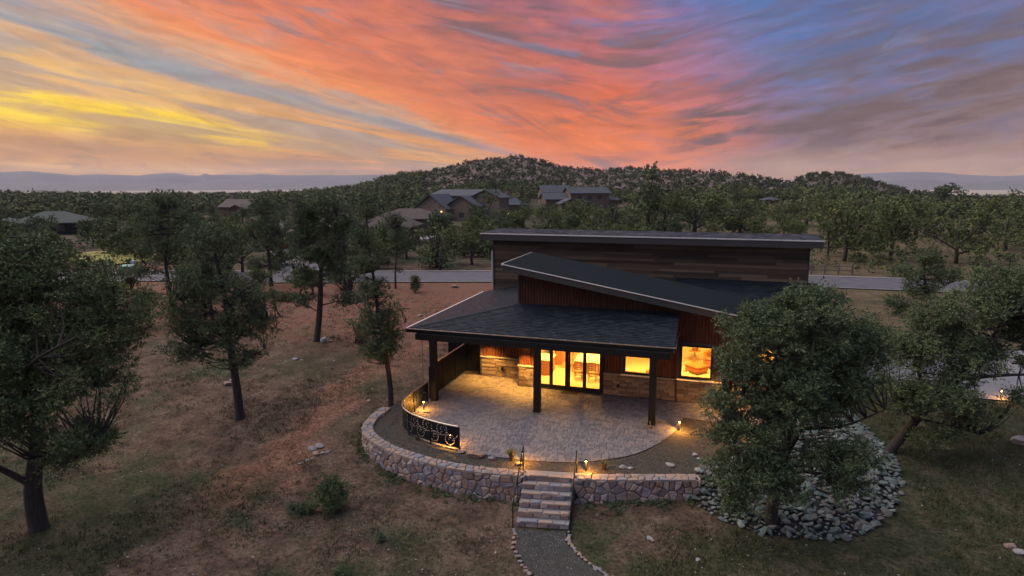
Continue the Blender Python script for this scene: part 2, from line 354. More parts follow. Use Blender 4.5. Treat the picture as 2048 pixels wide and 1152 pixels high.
M['grass'] = mat('dry and green grass', [(.030, .046, .018), (.06, .07, .028), (.12, .098, .052), (.18, .14, .078)], .3, .85, .55, spec=.2)
M['pebble'] = mat('scattered chips', [(.10, .08, .075), (.18, .15, .145), (.34, .31, .31), (.13, .125, .14)], 3, .85, .8)
M['gravel'] = mat('path gravel', [(.014, .016, .017), (.032, .032, .032), (.065, .062, .06), (.026, .032, .027)], 38, .9, .1, .8, 60)
M['mulch'] = mat('planting bed gravel', [(.010, .010, .009), (.030, .027, .023), (.065, .056, .048), (.022, .026, .014)], 9, .95, .1, .8, 50)
M['white'] = mat('white surface', [(.75, .72, .68), (.82, .8, .76)], 4, .4, .2)
M['wood'] = mat('honey oak', [(.30, .13, .045), (.46, .22, .08)], 4, .45, .4, .1, 20, (6, 1, 1))
M['leather'] = mat('tan leather', [(.28, .11, .035), (.42, .18, .06)], 5, .45, .3, .3, 30)
M['plaster'] = mat('warm plaster', [(.62, .52, .36), (.70, .60, .44)], 2, .8, .1)
M['tile'] = mat('pale floor plank', [(.50, .42, .30), (.62, .54, .42), (.70, .62, .5)], 3, .5, .6, 0, None, (1, 8, 1))
M['rug'] = mat('patterned rug', [(.30, .16, .06), (.45, .30, .12), (.22, .09, .04)], 9, .95, .1)
M['basket'] = mat('woven basket', [(.12, .05, .025), (.26, .12, .06)], 30, .8, .2)
M['lamp'] = mat('lit lamp glass', [(1, .7, .35)], emis=(1, .60, .20), es=6)
M['lampsoft'] = mat('lit lantern glass', [(1, .8, .5)], emis=(1, .72, .34), es=3)
M['greenbox'] = mat('green utility paint', [(.20, .34, .29), (.26, .40, .34)], 2, .6, .3)
M['greybox'] = mat('grey pedestal plastic', [(.42, .47, .52), (.5, .55, .6)], 2, .6, .3)
M['stucco'] = mat('brown timber siding', [(.07, .04, .03), (.12, .07, .05), (.20, .13, .095)], 1.2, .85, .4, .3, 10, (5, 5, .4))
M['siding'] = mat('grey vertical siding', [(.07, .05, .042), (.13, .095, .078), (.22, .17, .14)], 1.2, .85, .4, .3, 10, (6, 6, .4))
M['roofbrown'] = mat('brown tile roof', [(.05, .036, .036), (.078, .058, .057), (.105, .08, .076)], 2.5, .85, .3, .3, 14)
M['roofslate'] = mat('blue grey roof', [(.038, .042, .058), (.06, .065, .085), (.085, .088, .11)], 2.5, .85, .3, .3, 14)
M['cobble'] = mat('stone chimney cladding', [(.09, .062, .054), (.17, .125, .105), (.30, .24, .22)], 2.2, .9, .2, .6, 5)
M['darkglass'] = mat('dark window glass', [(.03, .035, .045), (.05, .055, .07)], 1, .08, .2, spec=.8)
M['mountain'] = mat('desert range', [(.10, .10, .13), (.16, .15, .17)], .004, .95, .05)  # blue cast in the colour stands in for part of the distance haze
M['copper'] = mat('copper chain', [(.30, .16, .10), (.42, .25, .17)], 6, .4, .3, metal=.8)
# glass pane (lets the room light out)
gm = bpy.data.materials.new('window glass'); gm.use_nodes = True; t = NT(gm.node_tree); t.n.clear()
go = t.new('ShaderNodeOutputMaterial'); mx = t.new('ShaderNodeMixShader'); tr = t.new('ShaderNodeBsdfTransparent'); gl = t.new('ShaderNodeBsdfGlossy')
gl.inputs['Roughness'].default_value = .03; fr = t.new('ShaderNodeFresnel'); fr.inputs[0].default_value = 1.45
tr.inputs[0].default_value = (.93, .95, .94, 1)
t.l.new(fr.outputs[0], mx.inputs[0]); t.l.new(tr.outputs[0], mx.inputs[1]); t.l.new(gl.outputs[0], mx.inputs[2]); t.l.new(mx.outputs[0], go.inputs[0])
M['glass'] = gm
# ground: red decomposed granite, dry grass, green patches
gm = bpy.data.materials.new('high desert ground'); gm.use_nodes = True; t = NT(gm.node_tree); t.n.clear()
go = t.new('ShaderNodeOutputMaterial'); b = t.new('ShaderNodeBsdfPrincipled'); t.l.new(b.outputs[0], go.inputs[0]); b.inputs['Roughness'].default_value = .95; b.inputs['Specular IOR Level'].default_value = .15
geo = t.new('ShaderNodeNewGeometry'); pos = geo.outputs['Position']
sx = t.new('ShaderNodeSeparateXYZ'); t.l.new(pos, sx.inputs[0])
n1 = t.noise(pos, .16, 6, .6, .5); n2 = t.noise(pos, .9, 7, .68, .4); n3 = t.noise(pos, 7, 6, .75); n4 = t.noise(pos, 28, 3, .7)
red = t.ramp(n2, [(.25, (.034, .024, .018, 1)), (.42, (.080, .052, .038, 1)), (.56, (.128, .084, .062, 1)), (.75, (.19, .135, .11, 1))])
grs = t.ramp(n2, [(.25, (.014, .024, .010, 1)), (.45, (.036, .044, .020, 1)), (.6, (.074, .066, .040, 1)), (.8, (.12, .095, .06, 1))])
side = t.mr(sx.outputs[0], 12, 20); front = t.mr(sx.outputs[1], -4, -11)
far = t.mr(sx.outputs[1], 36, 60)
bias = t.m('ADD', t.m('ADD', t.m('MULTIPLY', side, .20), t.m('MULTIPLY', front, .13)), t.m('MULTIPLY', far, .14))
mk = t.mr(t.m('ADD', n1, bias), .50, .66)
mk = t.m('ADD', mk, t.m('MULTIPLY', t.m('SUBTRACT', n2, .5), 1.1), clamp=True)
colr = t.mix(mk, red, grs)
# open red ground to the north-west
nw = t.m('MULTIPLY', t.mr(sx.outputs[0], 2, -6), t.mr(sx.outputs[1], 4, 14)); nw = t.m('MULTIPLY', nw, t.mr(sx.outputs[1], 40, 34))
colr = t.mix(t.m('MULTIPLY', nw, t.mr(n2, .7, .4, 0, .75)), colr, t.ramp(n2, [(.3, (.15, .060, .042, 1)), (.7, (.33, .14, .098, 1))]))
rt_ = t.m('MULTIPLY', t.mr(sx.outputs[0], 8, 14), t.mr(sx.outputs[1], 18, 24)); rt_ = t.m('MULTIPLY', rt_, t.mr(n1, .62, .42, .35, .85))
colr = t.mix(rt_, colr, t.ramp(n2, [(.3, (.06, .052, .028, 1)), (.5, (.13, .095, .058, 1)), (.62, (.17, .115, .08, 1)), (.75, (.24, .18, .11, 1))]))
strp = t.m('MULTIPLY', t.mr(t.m('ABSOLUTE', t.m('ADD', t.m('ADD', sx.outputs[0], 5.0), t.m('ADD', t.m('MULTIPLY', t.m('SUBTRACT', n1, .5), 9.), t.m('MULTIPLY', sx.outputs[1], .06)))), 1.9, .5), t.mr(sx.outputs[1], -13, -7))
strp = t.m('MULTIPLY', strp, t.mr(sx.outputs[1], 22, 12))
colr = t.mix(t.m('MULTIPLY', strp, .68), colr, t.ramp(n2, [(.3, (.14, .066, .045, 1)), (.7, (.30, .148, .105, 1))]))
fine = t.ramp(n3, [(.34, (.30, .30, .30, 1)), (.5, (1, 1, 1, 1)), (.66, (1.6, 1.52, 1.46, 1))])
colr = t.mix(1.0, colr, fine, 'MULTIPLY')
colr = t.mix(t.mr(n4, .66, .74, 0, .55), colr, (.40, .35, .34, 1))
# far slopes: granite and scrub
fr_ = t.noise(pos, .06, 8, .7, .6)
hill = t.ramp(fr_, [(.3, (.05, .05, .038, 1)), (.45, (.095, .078, .066, 1)), (.55, (.14, .105, .095, 1)), (.72, (.22, .165, .15, 1))])
ln = t.new('ShaderNodeVectorMath', operation='LENGTH'); t.l.new(pos, ln.inputs[0])
colr = t.mix(t.mr(ln.outputs['Value'], 200, 330), colr, hill)
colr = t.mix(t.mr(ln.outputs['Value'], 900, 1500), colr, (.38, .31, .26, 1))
t.l.new(colr, b.inputs['Base Color'])
bn = t.new('ShaderNodeBump'); bn.inputs['Strength'].default_value = .9; bn.inputs['Distance'].default_value = .05
t.l.new(t.m('ADD', n3, t.m('MULTIPLY', n4, .4)), bn.inputs['Height']); t.l.new(bn.outputs[0], b.inputs['Normal'])
M['ground'] = gm

# ------------------------------------------------------------------ ground sheet
az = np.concatenate([np.linspace(-46, 46, 420), np.linspace(46, 314, 90)[1:-1]])
rr = np.concatenate([[.5], np.geomspace(6, 120, 210), np.geomspace(122, 1500, 120), np.geomspace(1560, 7000, 14)])
A, Rr = np.meshgrid(np.radians(az), rr, indexing='ij')
X = CAM[0]+Rr*(np.sin(A)*_basis_R[0]+np.cos(A)*_basis_F[0]); Y = CAM[1]+Rr*(np.sin(A)*_basis_R[1]+np.cos(A)*_basis_F[1])
Zz = g(X, Y); na, nr = A.shape
ii = (np.arange(na)[:, None]*nr+np.arange(nr-1)[None]); jj = (((np.arange(na)+1) % na)[:, None]*nr+np.arange(nr-1)[None])
Fq = np.stack([ii, ii+1, jj+1, jj], -1).reshape(-1, 4)[:, ::-1]
gr = put('ground', np_mesh('ground', np.stack([X, Y, Zz], -1).reshape(-1, 3), Fq, True), M['ground']); tag(gr, kind='structure')
gr2 = None

# ------------------------------------------------------------------ far ranges (real ridges kilometres away)
def mountain(name, xs, ys, r0, depth, seed):
    a = np.array([math.degrees(math.atan2(ray(x, y)@_basis_R, ray(x, y)@_basis_F)) for x, y in zip(xs, ys)])
    h = np.array([(lambda d: d[2]/math.hypot(d[0], d[1]))(ray(x, y)) for x, y in zip(xs, ys)])
    aa = np.linspace(a[0], a[-1], 260); hh = CAM[2]+np.interp(aa, a, h)*r0
    u = np.linspace(0, 1, 26); AA, UU = np.meshgrid(aa, u, indexing='ij'); HH = np.repeat(hh[:, None], 26, 1)
    r = r0-depth+UU*depth*1.4; prof = np.where(UU < .714, (UU/.714)**1.0, 1-(UU-.714)/.286)
    z = -32+(HH+32)*prof
    x = CAM[0]+r*(np.sin(np.radians(AA))*_basis_R[0]+np.cos(np.radians(AA))*_basis_F[0]); y = CAM[1]+r*(np.sin(np.radians(AA))*_basis_R[1]+np.cos(np.radians(AA))*_basis_F[1])
    z += (fbm(x/420, y/420, 4, seed)-.5)*70*np.sin(np.pi*np.clip(prof, 0, 1))+(fbm(x/120, y/120, 3, seed)-.5)*10*(prof > .9)
    n, m_ = AA.shape; i = (np.arange(n-1)[:, None]*m_+np.arange(m_-1)[None])
    F = np.stack([i, i+1, i+m_+1, i+m_], -1).reshape(-1, 4)[:, ::-1]
    tag(put(name, np_mesh(name, np.stack([x, y, z], -1).reshape(-1, 3), F, True), M['mountain']), kind='structure')
mountain('mountain_range', [-700, 0, 60, 105, 150, 200, 240, 275, 310, 345, 372, 400, 408, 420, 500, 520, 560, 700, 800, 900, 1000], [352, 344, 342, 346, 350, 348, 349, 351, 346, 345, 349, 350, 346, 349, 349, 347, 350, 350, 348, 352, 360], 6000, 1500, 3)
mountain('far_mountain_range', [1450, 1560, 1680, 1740, 1780, 1830, 1880, 1920, 1980, 2060, 2700], [370, 362, 350, 346, 344, 343, 344, 348, 352, 350, 352], 6500, 900, 8)
mountain('foothill_range', [1640, 1740, 1800, 1850, 1900, 1960, 2010, 2060, 2600], [372, 366, 358, 357, 362, 366, 361, 364, 364], 4600, 900, 5)

# ------------------------------------------------------------------ roads and driveways
def smooth_line(P, n=8, closed=False):
    P = np.array(P, float); out = []
    for i in range(len(P)-1):
        p0 = P[max(i-1, 0)]; p1 = P[i]; p2 = P[i+1]; p3 = P[min(i+2, len(P)-1)]
        for k in range(n):
            t_ = k/n; out.append(.5*((2*p1)+(-p0+p2)*t_+(2*p0-5*p1+4*p2-p3)*t_**2+(-p0+3*p1-3*p2+p3)*t_**3))
    out.append(P[-1]); return np.array(out)
def strip(line, w0, w1, dz, name, m_, parent=None, kind='structure'):
    T = np.gradient(line, axis=0); T /= np.linalg.norm(T, axis=1)[:, None]; N = np.stack([-T[:, 1], T[:, 0]], 1)
    k = 7; V = []
    for i in range(len(line)):
        for j in range(k):
            q = line[i]+N[i]*(w0+(w1-w0)*j/(k-1)); V.append((q[0], q[1], float(g(q[0], q[1]))+dz))
    F = [(i*k+j, (i+1)*k+j, (i+1)*k+j+1, i*k+j+1) for i in range(len(line)-1) for j in range(k-1)]
    mb = MB(); mb.add(V, F); o = mb.build(name, m_, parent, True)
    if kind: tag(o, kind=kind)
    return o
ROAD = smooth_line([(-140, 6), (-100, 14), (-72, 22), (-50, 29.5), (-34, 33.2), (-20, 37.8), (-8, 41.5), (6, 45), (24, 47), (40, 47.2), (62, 45), (90, 40), (130, 30)], 10)
strip(ROAD, -4.0, 4.0, .07, 'road', M['asphalt'])
strip(ROAD, 4.02, 4.65, .13, 'kerb', M['concrete'])
strip(ROAD, -4.35, -4.02, .12, 'kerb', M['concrete'])
DRV = smooth_line([(-33, 34.5), (-38, 41), (-46, 50), (-53, 57), (-60, 60)], 8)
strip(DRV, -2.4, 2.4, .10, 'side_road', M['asphalt'])
strip(DRV, -2.8, -2.42, .15, 'kerb', M['concrete'])
D2 = smooth_line([(17.2, 15.5), (22, 15.2), (28, 14.8), (36, 15.5), (46, 19), (54, 28), (57, 42)], 8)
strip(D2, -6.4, 4.5, .06, 'driveway', M['concrete'])
pad = smooth_line([(-48, 80), (-43, 84), (-37, 88)], 6); strip(pad, -3, 4, .10, 'parking_pad', M['concrete'])
med = smooth_line([(-83, 43), (-74, 43), (-64, 42)], 6); strip(med, -5, 6, .05, 'meadow', mat('golden meadow grass', [(.16, .15, .04), (.30, .26, .07), (.20, .20, .06)], .4, .9, .1, .5, 6))

# ------------------------------------------------------------------ the house
HX = (8, 3.5, 0)
house = empty('modern_house', HX, 'low modern house with black shed roofs, rusted metal walls and lit glass doors', 'house')
H_ = -np.array(HX)
def hp(mb, name, m_, parent=None, smooth=False):
    """house part: geometry in world coordinates, parented to the house (or to one of its parts)"""
    o = mb.build(name, m_, None, smooth)
    if parent is None: parent = house
    o.parent = parent
    o.location = H_ if parent is house else (0, 0, 0)
    return o
def zg(u): return 6.67-.173*(u-2.78)              # top of the gable shed roof
def zlow(v): return 5.0-.178*(12.1-v)             # right low roof
def zporch(v): return 3.60+(v-.09)*.272
# corrugated walls
def corr(mb, u0, u1, zb, zt, v, pitch=.16, amp=.022):
    n = max(2, int((u1-u0)/pitch*4)); V = []
    for i in range(n+1):
        u = u0+(u1-u0)*i/n; ph = (u/pitch) % 1; d = amp*max(-1, min(1, 1.6*math.sin(2*math.pi*ph)))
        V += [(u, v-d, zb(u) if callable(zb) else zb), (u, v-d, zt(u) if callable(zt) else zt)]
    mb.add(V, [(2*i, 2*i+2, 2*i+3, 2*i+1) for i in range(n)])
VW = 3.5
mb = MB(); top = lambda u: min(zg(u)-.28, 99) if u < 14.8 else zlow(VW)-.1
WIN = [(9.0, 10.38, 1.22, 2.52), (11.77, 13.3, 1.24, 2.94), (15.2, 16.15, 1.85, 3.1)]
xs = [3.42, 4.25, 7.98, 9.0, 10.38, 11.77, 13.3, 14.8]
corr(mb, 3.42, 4.25, 1.17, top, VW); corr(mb, 4.25, 7.98, 2.62, top, VW); corr(mb, 7.98, 9.0, 1.17, top, VW)
corr(mb, 9.0, 10.38, 2.52, top, VW); corr(mb, 10.38, 11.77, 1.17, top, VW); corr(mb, 11.77, 13.3, 2.94, top, VW)
corr(mb, 13.3, 14.8, 1.17, top, VW); corr(mb, 14.8, 15.2, 1.17, top, VW); corr(mb, 15.2, 16.15, 3.1, top, VW); corr(mb, 15.2, 16.15, 1.17, 1.85, VW); corr(mb, 16.15, 16.5, 1.17, top, VW)
corr(mb, 9.0, 10.38, 1.17, 1.22, VW); corr(mb, 11.77, 13.3, 1.17, 1.24, VW)
fw_ = hp(mb, 'front_wall', M['rust'])
mb = MB(); corr(mb, .85, 3.42, 1.17, lambda u: 3.9, 4.6); hp(mb, 'recessed_wall', M['rust'])
for q_ in ((3.36, VW-.05, 3.2, 3.44, VW+.03, 6.3), (16.5, VW-.04, 0, 16.58, VW+.04, zlow(VW)-.1), (.77, 4.55, 0, .86, 4.65, 3.9)): hp(MB().box(*q_), 'corner_trim', M['fascia'])
# side and back walls (set behind the front skins)
mb = MB()
mb.box(3.42, VW+.06, 0, 3.54, 8.3, zg(3.6)-.3)      # left flank
mb.box(.86, 4.68, 0, .98, 12.0, 3.9); mb.box(.98, 4.64, 0, 3.42, 4.72, 1.16)
mb.box(16.5, VW+.06, 0, 16.62, 12.0, zlow(VW)-.1)
mb.box(3.54, 8.2, 3.5, 14.6, 8.3, 4.6)
mb.prism([(3.54, 8.24, 4.6), (14.6, 8.24, 4.6), (14.6, 8.24, zg(14.6)-.25), (3.54, 8.24, zg(3.54)-.25)], (0, .08, 0))
mb.box(16.62, 7.0, 0, 18.4, 7.12, zlow(7)-.1); mb.box(18.28, 7.12, 0, 18.4, 12.0, zlow(7)-.1)
hp(mb, 'side_wall', M['rust'])
# stone wainscot
cube = MB().box(-.5, -.5, -.5, .5, .5, .5).mesh('ledge_block')
def chip_block(seed):
    r = random.Random(seed); V = [(x*.5+r.uniform(-.03, .0)*(1 if x > 0 else -1), y*.5+r.uniform(-.12, .12), z*.5+r.uniform(-.05, .05)) for z in (-1, 1) for y in (-1, 1) for x in (-1, 1)]
    return MB().add(V, [(0, 2, 3, 1), (4, 5, 7, 6), (0, 1, 5, 4), (2, 6, 7, 3), (0, 4, 6, 2), (1, 3, 7, 5)]).mesh('ledge_block')
LB = [chip_block(i) for i in range(8)]
for me in LB: me.materials.append(M['ledge'])
mb = MB()
for a, b_, v in ((3.42, 4.25, VW), (7.98, 16.5, VW), (.98, 3.4, 4.6)): mb.box(a, v-.02, 0, b_, v+.05, 1.12)
wain = hp(mb, 'stone_wainscot', M['mortar'])
nst = 0
for a, b_, v in ((3.40, 4.27, VW), (.86, 3.4, 4.6), (7.96, 14.6, VW)):
    z = .02
    while z < 1.08:
        h = rnd.choice((.09, .11, .13, .15)); h = min(h, 1.12-z)
        x = a
        while x < b_-.02:
            L = rnd.uniform(.35, .85) if (b_-a) > 1 else rnd.uniform(.2, .5)
            L = min(L, b_-x); L = b_-x if b_-x-L < .12 else L
            if h > .04:
                d = rnd.uniform(.05, .10); o = put('stone', rnd.choice(LB), None, wain, (x+L/2, v-.02-d/2+.02, z+h/2), (0, 0, 0), (L-.012, d, h-.010)); nst += 1
            x += L
        z += h
mb = MB()
x = 14.6
while x < 16.5:
    for k in range(9):
        L = rnd.uniform(.25, .5); mb.box(x, VW-.02-rnd.uniform(.03, .08), .02+k*.122, min(x+L, 16.5), VW-.02, .02+k*.122+.112, rnd.random())
    x += .42
o = hp(mb, 'stone_course', M['ledge'], wain); o['kind'] = 'stuff'
for a, b_, v in ((3.36, 4.29, VW), (7.96, 16.55, VW), (.8, 3.42, 4.6)): hp(MB().box(a, v-.13, 1.12, b_, v+.02, 1.175), 'stone_cap', M['concrete'], wain)
# recessed pilaster side face
mb = MB()
for k in range(10):
    y0 = VW+.05
    while y0 < 4.5:
        L = rnd.uniform(.2, .45); mb.box(3.34-rnd.uniform(0, .03), y0, .02+k*.11, 3.42, min(y0+L, 4.5), .11+k*.11, rnd.random()); y0 += L+.01
o = hp(mb, 'stone_return', M['ledge'], wain); o['kind'] = 'stuff'
# windows
def window(u0, u1, z0, z1):
    mb = MB(); f = .09
    mb.box(u0, VW-.10, z0, u0+f, VW+.08, z1); mb.box(u1-f, VW-.10, z0, u1, VW+.08, z1)
    mb.box(u0+f, VW-.098, z1-f, u1-f, VW+.08, z1); mb.box(u0+f, VW-.098, z0, u1-f, VW+.08, z0+f)
    w_ = hp(mb, 'window', M['black'])
    hp(MB().box(u0+f, VW-.01, z0+f, u1-f, VW-.002, z1-f), 'pane', M['glass'], w_)
    hp(MB().box(u0-.12, VW-.20, z0-.075, u1+.12, VW-.03, z0-.012), 'sill', M['trim'], w_)
    cs = MB(); cs.box(u0-.13, VW-.07, z0-.01, u0-.005, VW-.02, z1+.12); cs.box(u1+.005, VW-.07, z0-.01, u1+.13, VW-.02, z1+.12); cs.box(u0-.004, VW-.07, z1+.005, u1+.004, VW-.02, z1+.12)
    hp(cs, 'casing', M['fascia'], w_)
for q in WIN: window(*q)
# french doors
mb = MB(); mb.box(4.25, VW-.12, 0, 4.36, VW+.08, 2.62); mb.box(7.87, VW-.12, 0, 7.98, VW+.08, 2.62); mb.box(4.36, VW-.118, 2.50, 7.87, VW+.08, 2.62)
mb.box(4.36, VW-.14, 0, 7.87, VW+.08, .06); mb.box(6.05, VW-.10, .06, 6.13, VW+.06, 2.5)
hp(mb, 'door_frame', M['black'])
for (a, b_, hs) in ((4.37, 5.19, 1), (5.2, 6.04, -1), (6.14, 6.98, 1), (6.99, 7.86, -1)):
    mb = MB(); f = .085; mb.box(a, VW-.06, .07, a+f, VW, 2.49); mb.box(b_-f, VW-.06, .07, b_, VW, 2.49); mb.box(a+f, VW-.058, 2.40, b_-f, VW, 2.49); mb.box(a+f, VW-.058, .07, b_-f, VW, .24)
    d = hp(mb, 'glass_door', M['black'])
    hp(MB().box(a+f, VW-.034, .24, b_-f, VW-.026, 2.40), 'pane', M['glass'], d)
    hx = b_-.05 if hs > 0 else a+.05
    hp(MB().box(hx-.02, VW-.11, .95, hx+.02, VW-.06, 1.18).box(hx-.015, VW-.13, 1.04, hx+.015, VW-.11, 1.06), 'handle', M['black'], d)
# ---- roofs
def clip_poly(P, a, b_):
    """keep the part of 2-D polygon P left of the directed line a->b"""
    out = []; n = len(P)
    sd_ = lambda p: (b_[0]-a[0])*(p[1]-a[1])-(b_[1]-a[1])*(p[0]-a[0])
    for i in range(n):
        p, q = P[i], P[(i+1) % n]; s0, s1 = sd_(p), sd_(q)
        if s0 >= 0: out.append(p)
        if (s0 >= 0) != (s1 >= 0):
            t_ = s0/(s0-s1); out.append((p[0]+(q[0]-p[0])*t_, p[1]+(q[1]-p[1])*t_))
    return out
def clip_convex(P, C):
    for i in range(len(C)):
        P = clip_poly(P, C[i], C[(i+1) % len(C)])
        if len(P) < 3: return []
    return P
def shingles(mb, O, eu, es, nrm, poly2, tabw=.30, ex=.15):
    """shingle tabs on a sloped plane; poly2 convex ccw polygon in (along eave, up slope)"""
    O, eu, es, nrm = map(lambda q: np.array(q, float), (O, eu, es, nrm))
    umin = min(p[0] for p in poly2); umax = max(p[0] for p in poly2); smax = max(p[1] for p in poly2); smin = min(p[1] for p in poly2)
    s_ = smin; row = 0
    while s_ < smax:
        x = umin-rnd.random()*tabw
        while x < umax:
            wdt = tabw*rnd.choice((.7, .85, 1, 1.15)); P = clip_convex([(x+.004, s_), (x+wdt-.004, s_), (x+wdt-.004, s_+ex+.01), (x+.004, s_+ex+.01)], poly2)
            x += wdt
            if len(P) < 3: continue
            lift = rnd.uniform(.008, .022); tn = rnd.random()
            V = [O+eu*p[0]+es*p[1]+nrm*(lift*(1-(p[1]-s_)/(ex+.01))+.004) for p in P]
            n = len(V); F = [tuple(range(n))]
            low = [i for i in range(n) if abs(P[i][1]-s_) < 1e-6]
            if len(low) == 2:
                a, c = sorted(low, key=lambda i: P[i][0])
                V += [O+eu*P[a][0]+es*P[a][1]-nrm*.002, O+eu*P[c][0]+es*P[c][1]-nrm*.002]; F.append((n, n+1, c, a))
            mb.add(V, F, tn)
        s_ += ex; row += 1
def unit(a): a = np.array(a, float); return a/np.linalg.norm(a)
def slab(mb, pts, th):
    mb.prism(pts[::-1], (0, 0, -th))
# porch roof: front plane and left plane meeting on the hip line
E0 = np.array([-1.47, .09, 3.59]); E1 = np.array([11.66, .09, 3.59]); W1 = np.array([11.66, 3.5, 4.53]); W0 = np.array([3.49, 3.5, 4.53]); B1 = np.array([-1.47, 11.25, 3.59]); B2 = np.array([-.99, 12.03, 3.68]); B3 = np.array([3.49, 12.03, 4.53])
mb = MB(); slab(mb, [E0, E1, W1, W0], .10); slab(mb, [E0, W0, B3, B2, B1], .10)
pr = hp(mb, 'porch_roof', M['fascia'])
def plane_shingles(pts, eave_a, eave_b, name, parent, material, ex=.15, tabw=.3):
    O = np.array(eave_a); eu = unit(np.array(eave_b)-O); P = [np.array(p, float) for p in pts]
    nr_ = unit(np.cross(P[1]-P[0], P[2]-P[0])); nr_ = nr_ if nr_[2] > 0 else -nr_
    es = unit(np.cross(nr_, eu)); q2 = [((p-O)@eu, (p-O)@es) for p in P]
    ar = sum(q2[i][0]*q2[(i+1) % len(q2)][1]-q2[(i+1) % len(q2)][0]*q2[i][1] for i in range(len(q2)))
    if ar < 0: q2 = q2[::-1]
    mb = MB(); shingles(mb, O, eu, es, nr_, q2, tabw, ex); o = hp(mb, name, material, parent); o['kind'] = 'stuff'; return o
plane_shingles([E0, E1, W1, W0], E0, E1, 'shingles', pr, M['shingle'])
plane_shingles([E0, W0, B3, B2, B1], B1, E0, 'shingles', pr, M['shingle'])
hl = MB()
for k in range(26):
    a = E0+(W0-E0)*k/26; b_ = E0+(W0-E0)*(k+1.15)/26; a = a+np.array([0, 0, .045]); b_ = b_+np.array([0, 0, .03])
    sd2 = unit(np.cross(b_-a, (0, 0, 1)))*.11
    hl.add([a-sd2-(0, 0, .03), a, a+sd2-(0, 0, .03), b_-sd2-(0, 0, .035), b_, b_+sd2-(0, 0, .035)], [(0, 1, 4, 3), (1, 2, 5, 4)], rnd.random())
o = hp(hl, 'hip_cap', M['shingle'], pr); o['kind'] = 'stuff'
# gutter, drip edges, porch fascia
mb = MB(); mb.box(-1.50, .00, 3.44, 11.70, .085, 3.60); hp(mb, 'gutter', M['black'], pr)
mb = MB(); mb.box(-1.52, -.012, 3.600, 11.72, .10, 3.618); mb.box(11.67, .10, 3.56, 11.70, 3.4, 3.60); hp(mb, 'gutter_lip', M['bronze'], pr)
mb = MB()
for k in range(19): mb.box(-1.0+k*.7, -.03, 3.618, -.975+k*.7, .10, 3.632)
hp(mb, 'gutter_strap', M['trim'], pr)
mb = MB(); mb.box(-1.56, -.01, 3.592, -1.455, 11.25, 3.632); hp(mb, 'drip_edge', M['trim'], pr)
mb = MB(); mb.box(-1.50, .09, 3.40, -1.44, 11.25, 3.588); mb.prism([(11.60, .1, 3.42), (11.60, 3.45, 4.36), (11.60, 3.45, 4.50), (11.60, .1, 3.57)], (.06, 0, 0)); hp(mb, 'fascia', M['black'], pr)
mb = MB(); mb.box(-.9, -.16, 3.12, 11.5, .16, 3.42); mb.box(-.16, .17, 3.12, .16, 11.2, 3.40); hp(mb, 'porch_beam', M['dark'])
mb = MB()
for k in range(8): mb.prism([(3.7+k*1.0, .17, 3.30), (3.7+k*1.0, 3.42, 4.15), (3.7+k*1.0, 3.42, 4.32), (3.7+k*1.0, .17, 3.46)], (.07, 0, 0))
hp(mb, 'rafter', M['dark'])
for i in range(3):
    u = 5.386*i
    mb = MB(); mb.box(u-.155, -.155, .02, u+.155, .155, 3.14); mb.box(u-.17, -.17, 0, u+.17, .17, .10)
    hp(mb, 'porch_post', M['dark'])
# gable shed roof with ribbed metal
GA, GB, GV0, GV1 = 2.74, 14.95, 2.78, 8.35
mb = MB(); slab(mb, [(GA, GV0, zg(GA)-.03), (GB, GV0, zg(GB)-.03), (GB, GV1, zg(GB)-.03), (GA, GV1, zg(GA)-.03)], .12)
gf = hp(mb, 'gable_roof', M['fascia'])
mb = MB(); nrib = 22; step = (GV1-GV0)/nrib
for k in range(nrib):
    v0 = GV0+k*step; hh = .075
    for (a, b_, za, zb) in ((0, .62, 0, 0), (.62, .74, 0, hh), (.74, .88, hh, hh), (.88, 1.0, hh, 0)):
        mb.add([(GA, v0+a*step, zg(GA)+za), (GB, v0+a*step, zg(GB)+za), (GB, v0+b_*step, zg(GB)+zb), (GA, v0+b_*step, zg(GA)+zb)], [(0, 1, 2, 3)], .05 if za == zb == 0 else .93)  # raised ribs coloured lighter, standing in for the light they reflect
hp(mb, 'ribbed_sheet', M['roofmetal'], gf)
mb = MB(); mb.prism([(GA-.03, GV0-.05, zg(GA)+.03), (GB, GV0-.05, zg(GB)+.03), (GB, GV0-.05, zg(GB)-.015), (GA-.03, GV0-.05, zg(GA)-.015)], (0, .06, 0))
mb.box(GA-.06, GV0-.04, zg(GA)-.05, GA+.03, GV1, zg(GA)+.05); hp(mb, 'drip_edge', M['trim'], gf)
mb = MB(); mb.prism([(GA, GV0-.02, zg(GA)-.065), (GB, GV0-.02, zg(GB)-.065), (GB, GV0-.02, zg(GB)-.34), (GA, GV0-.02, zg(GA)-.34)], (0, .07, 0)); mb.box(GA-.03, GV0+.06, zg(GA)-.33, GA+.03, GV1, zg(GA)-.055)
hp(mb, 'fascia', M['fascia'], gf)
mb = MB(); mb.prism([(GA+.06, GV0+.06, zg(GA)-.30), (GB, GV0+.06, zg(GB)-.30), (GB, VW-.03, zg(GB)-.30), (GA+.06, VW-.03, zg(GA)-.30)], (0, 0, .03)); hp(mb, 'soffit', M['fascia'], gf)
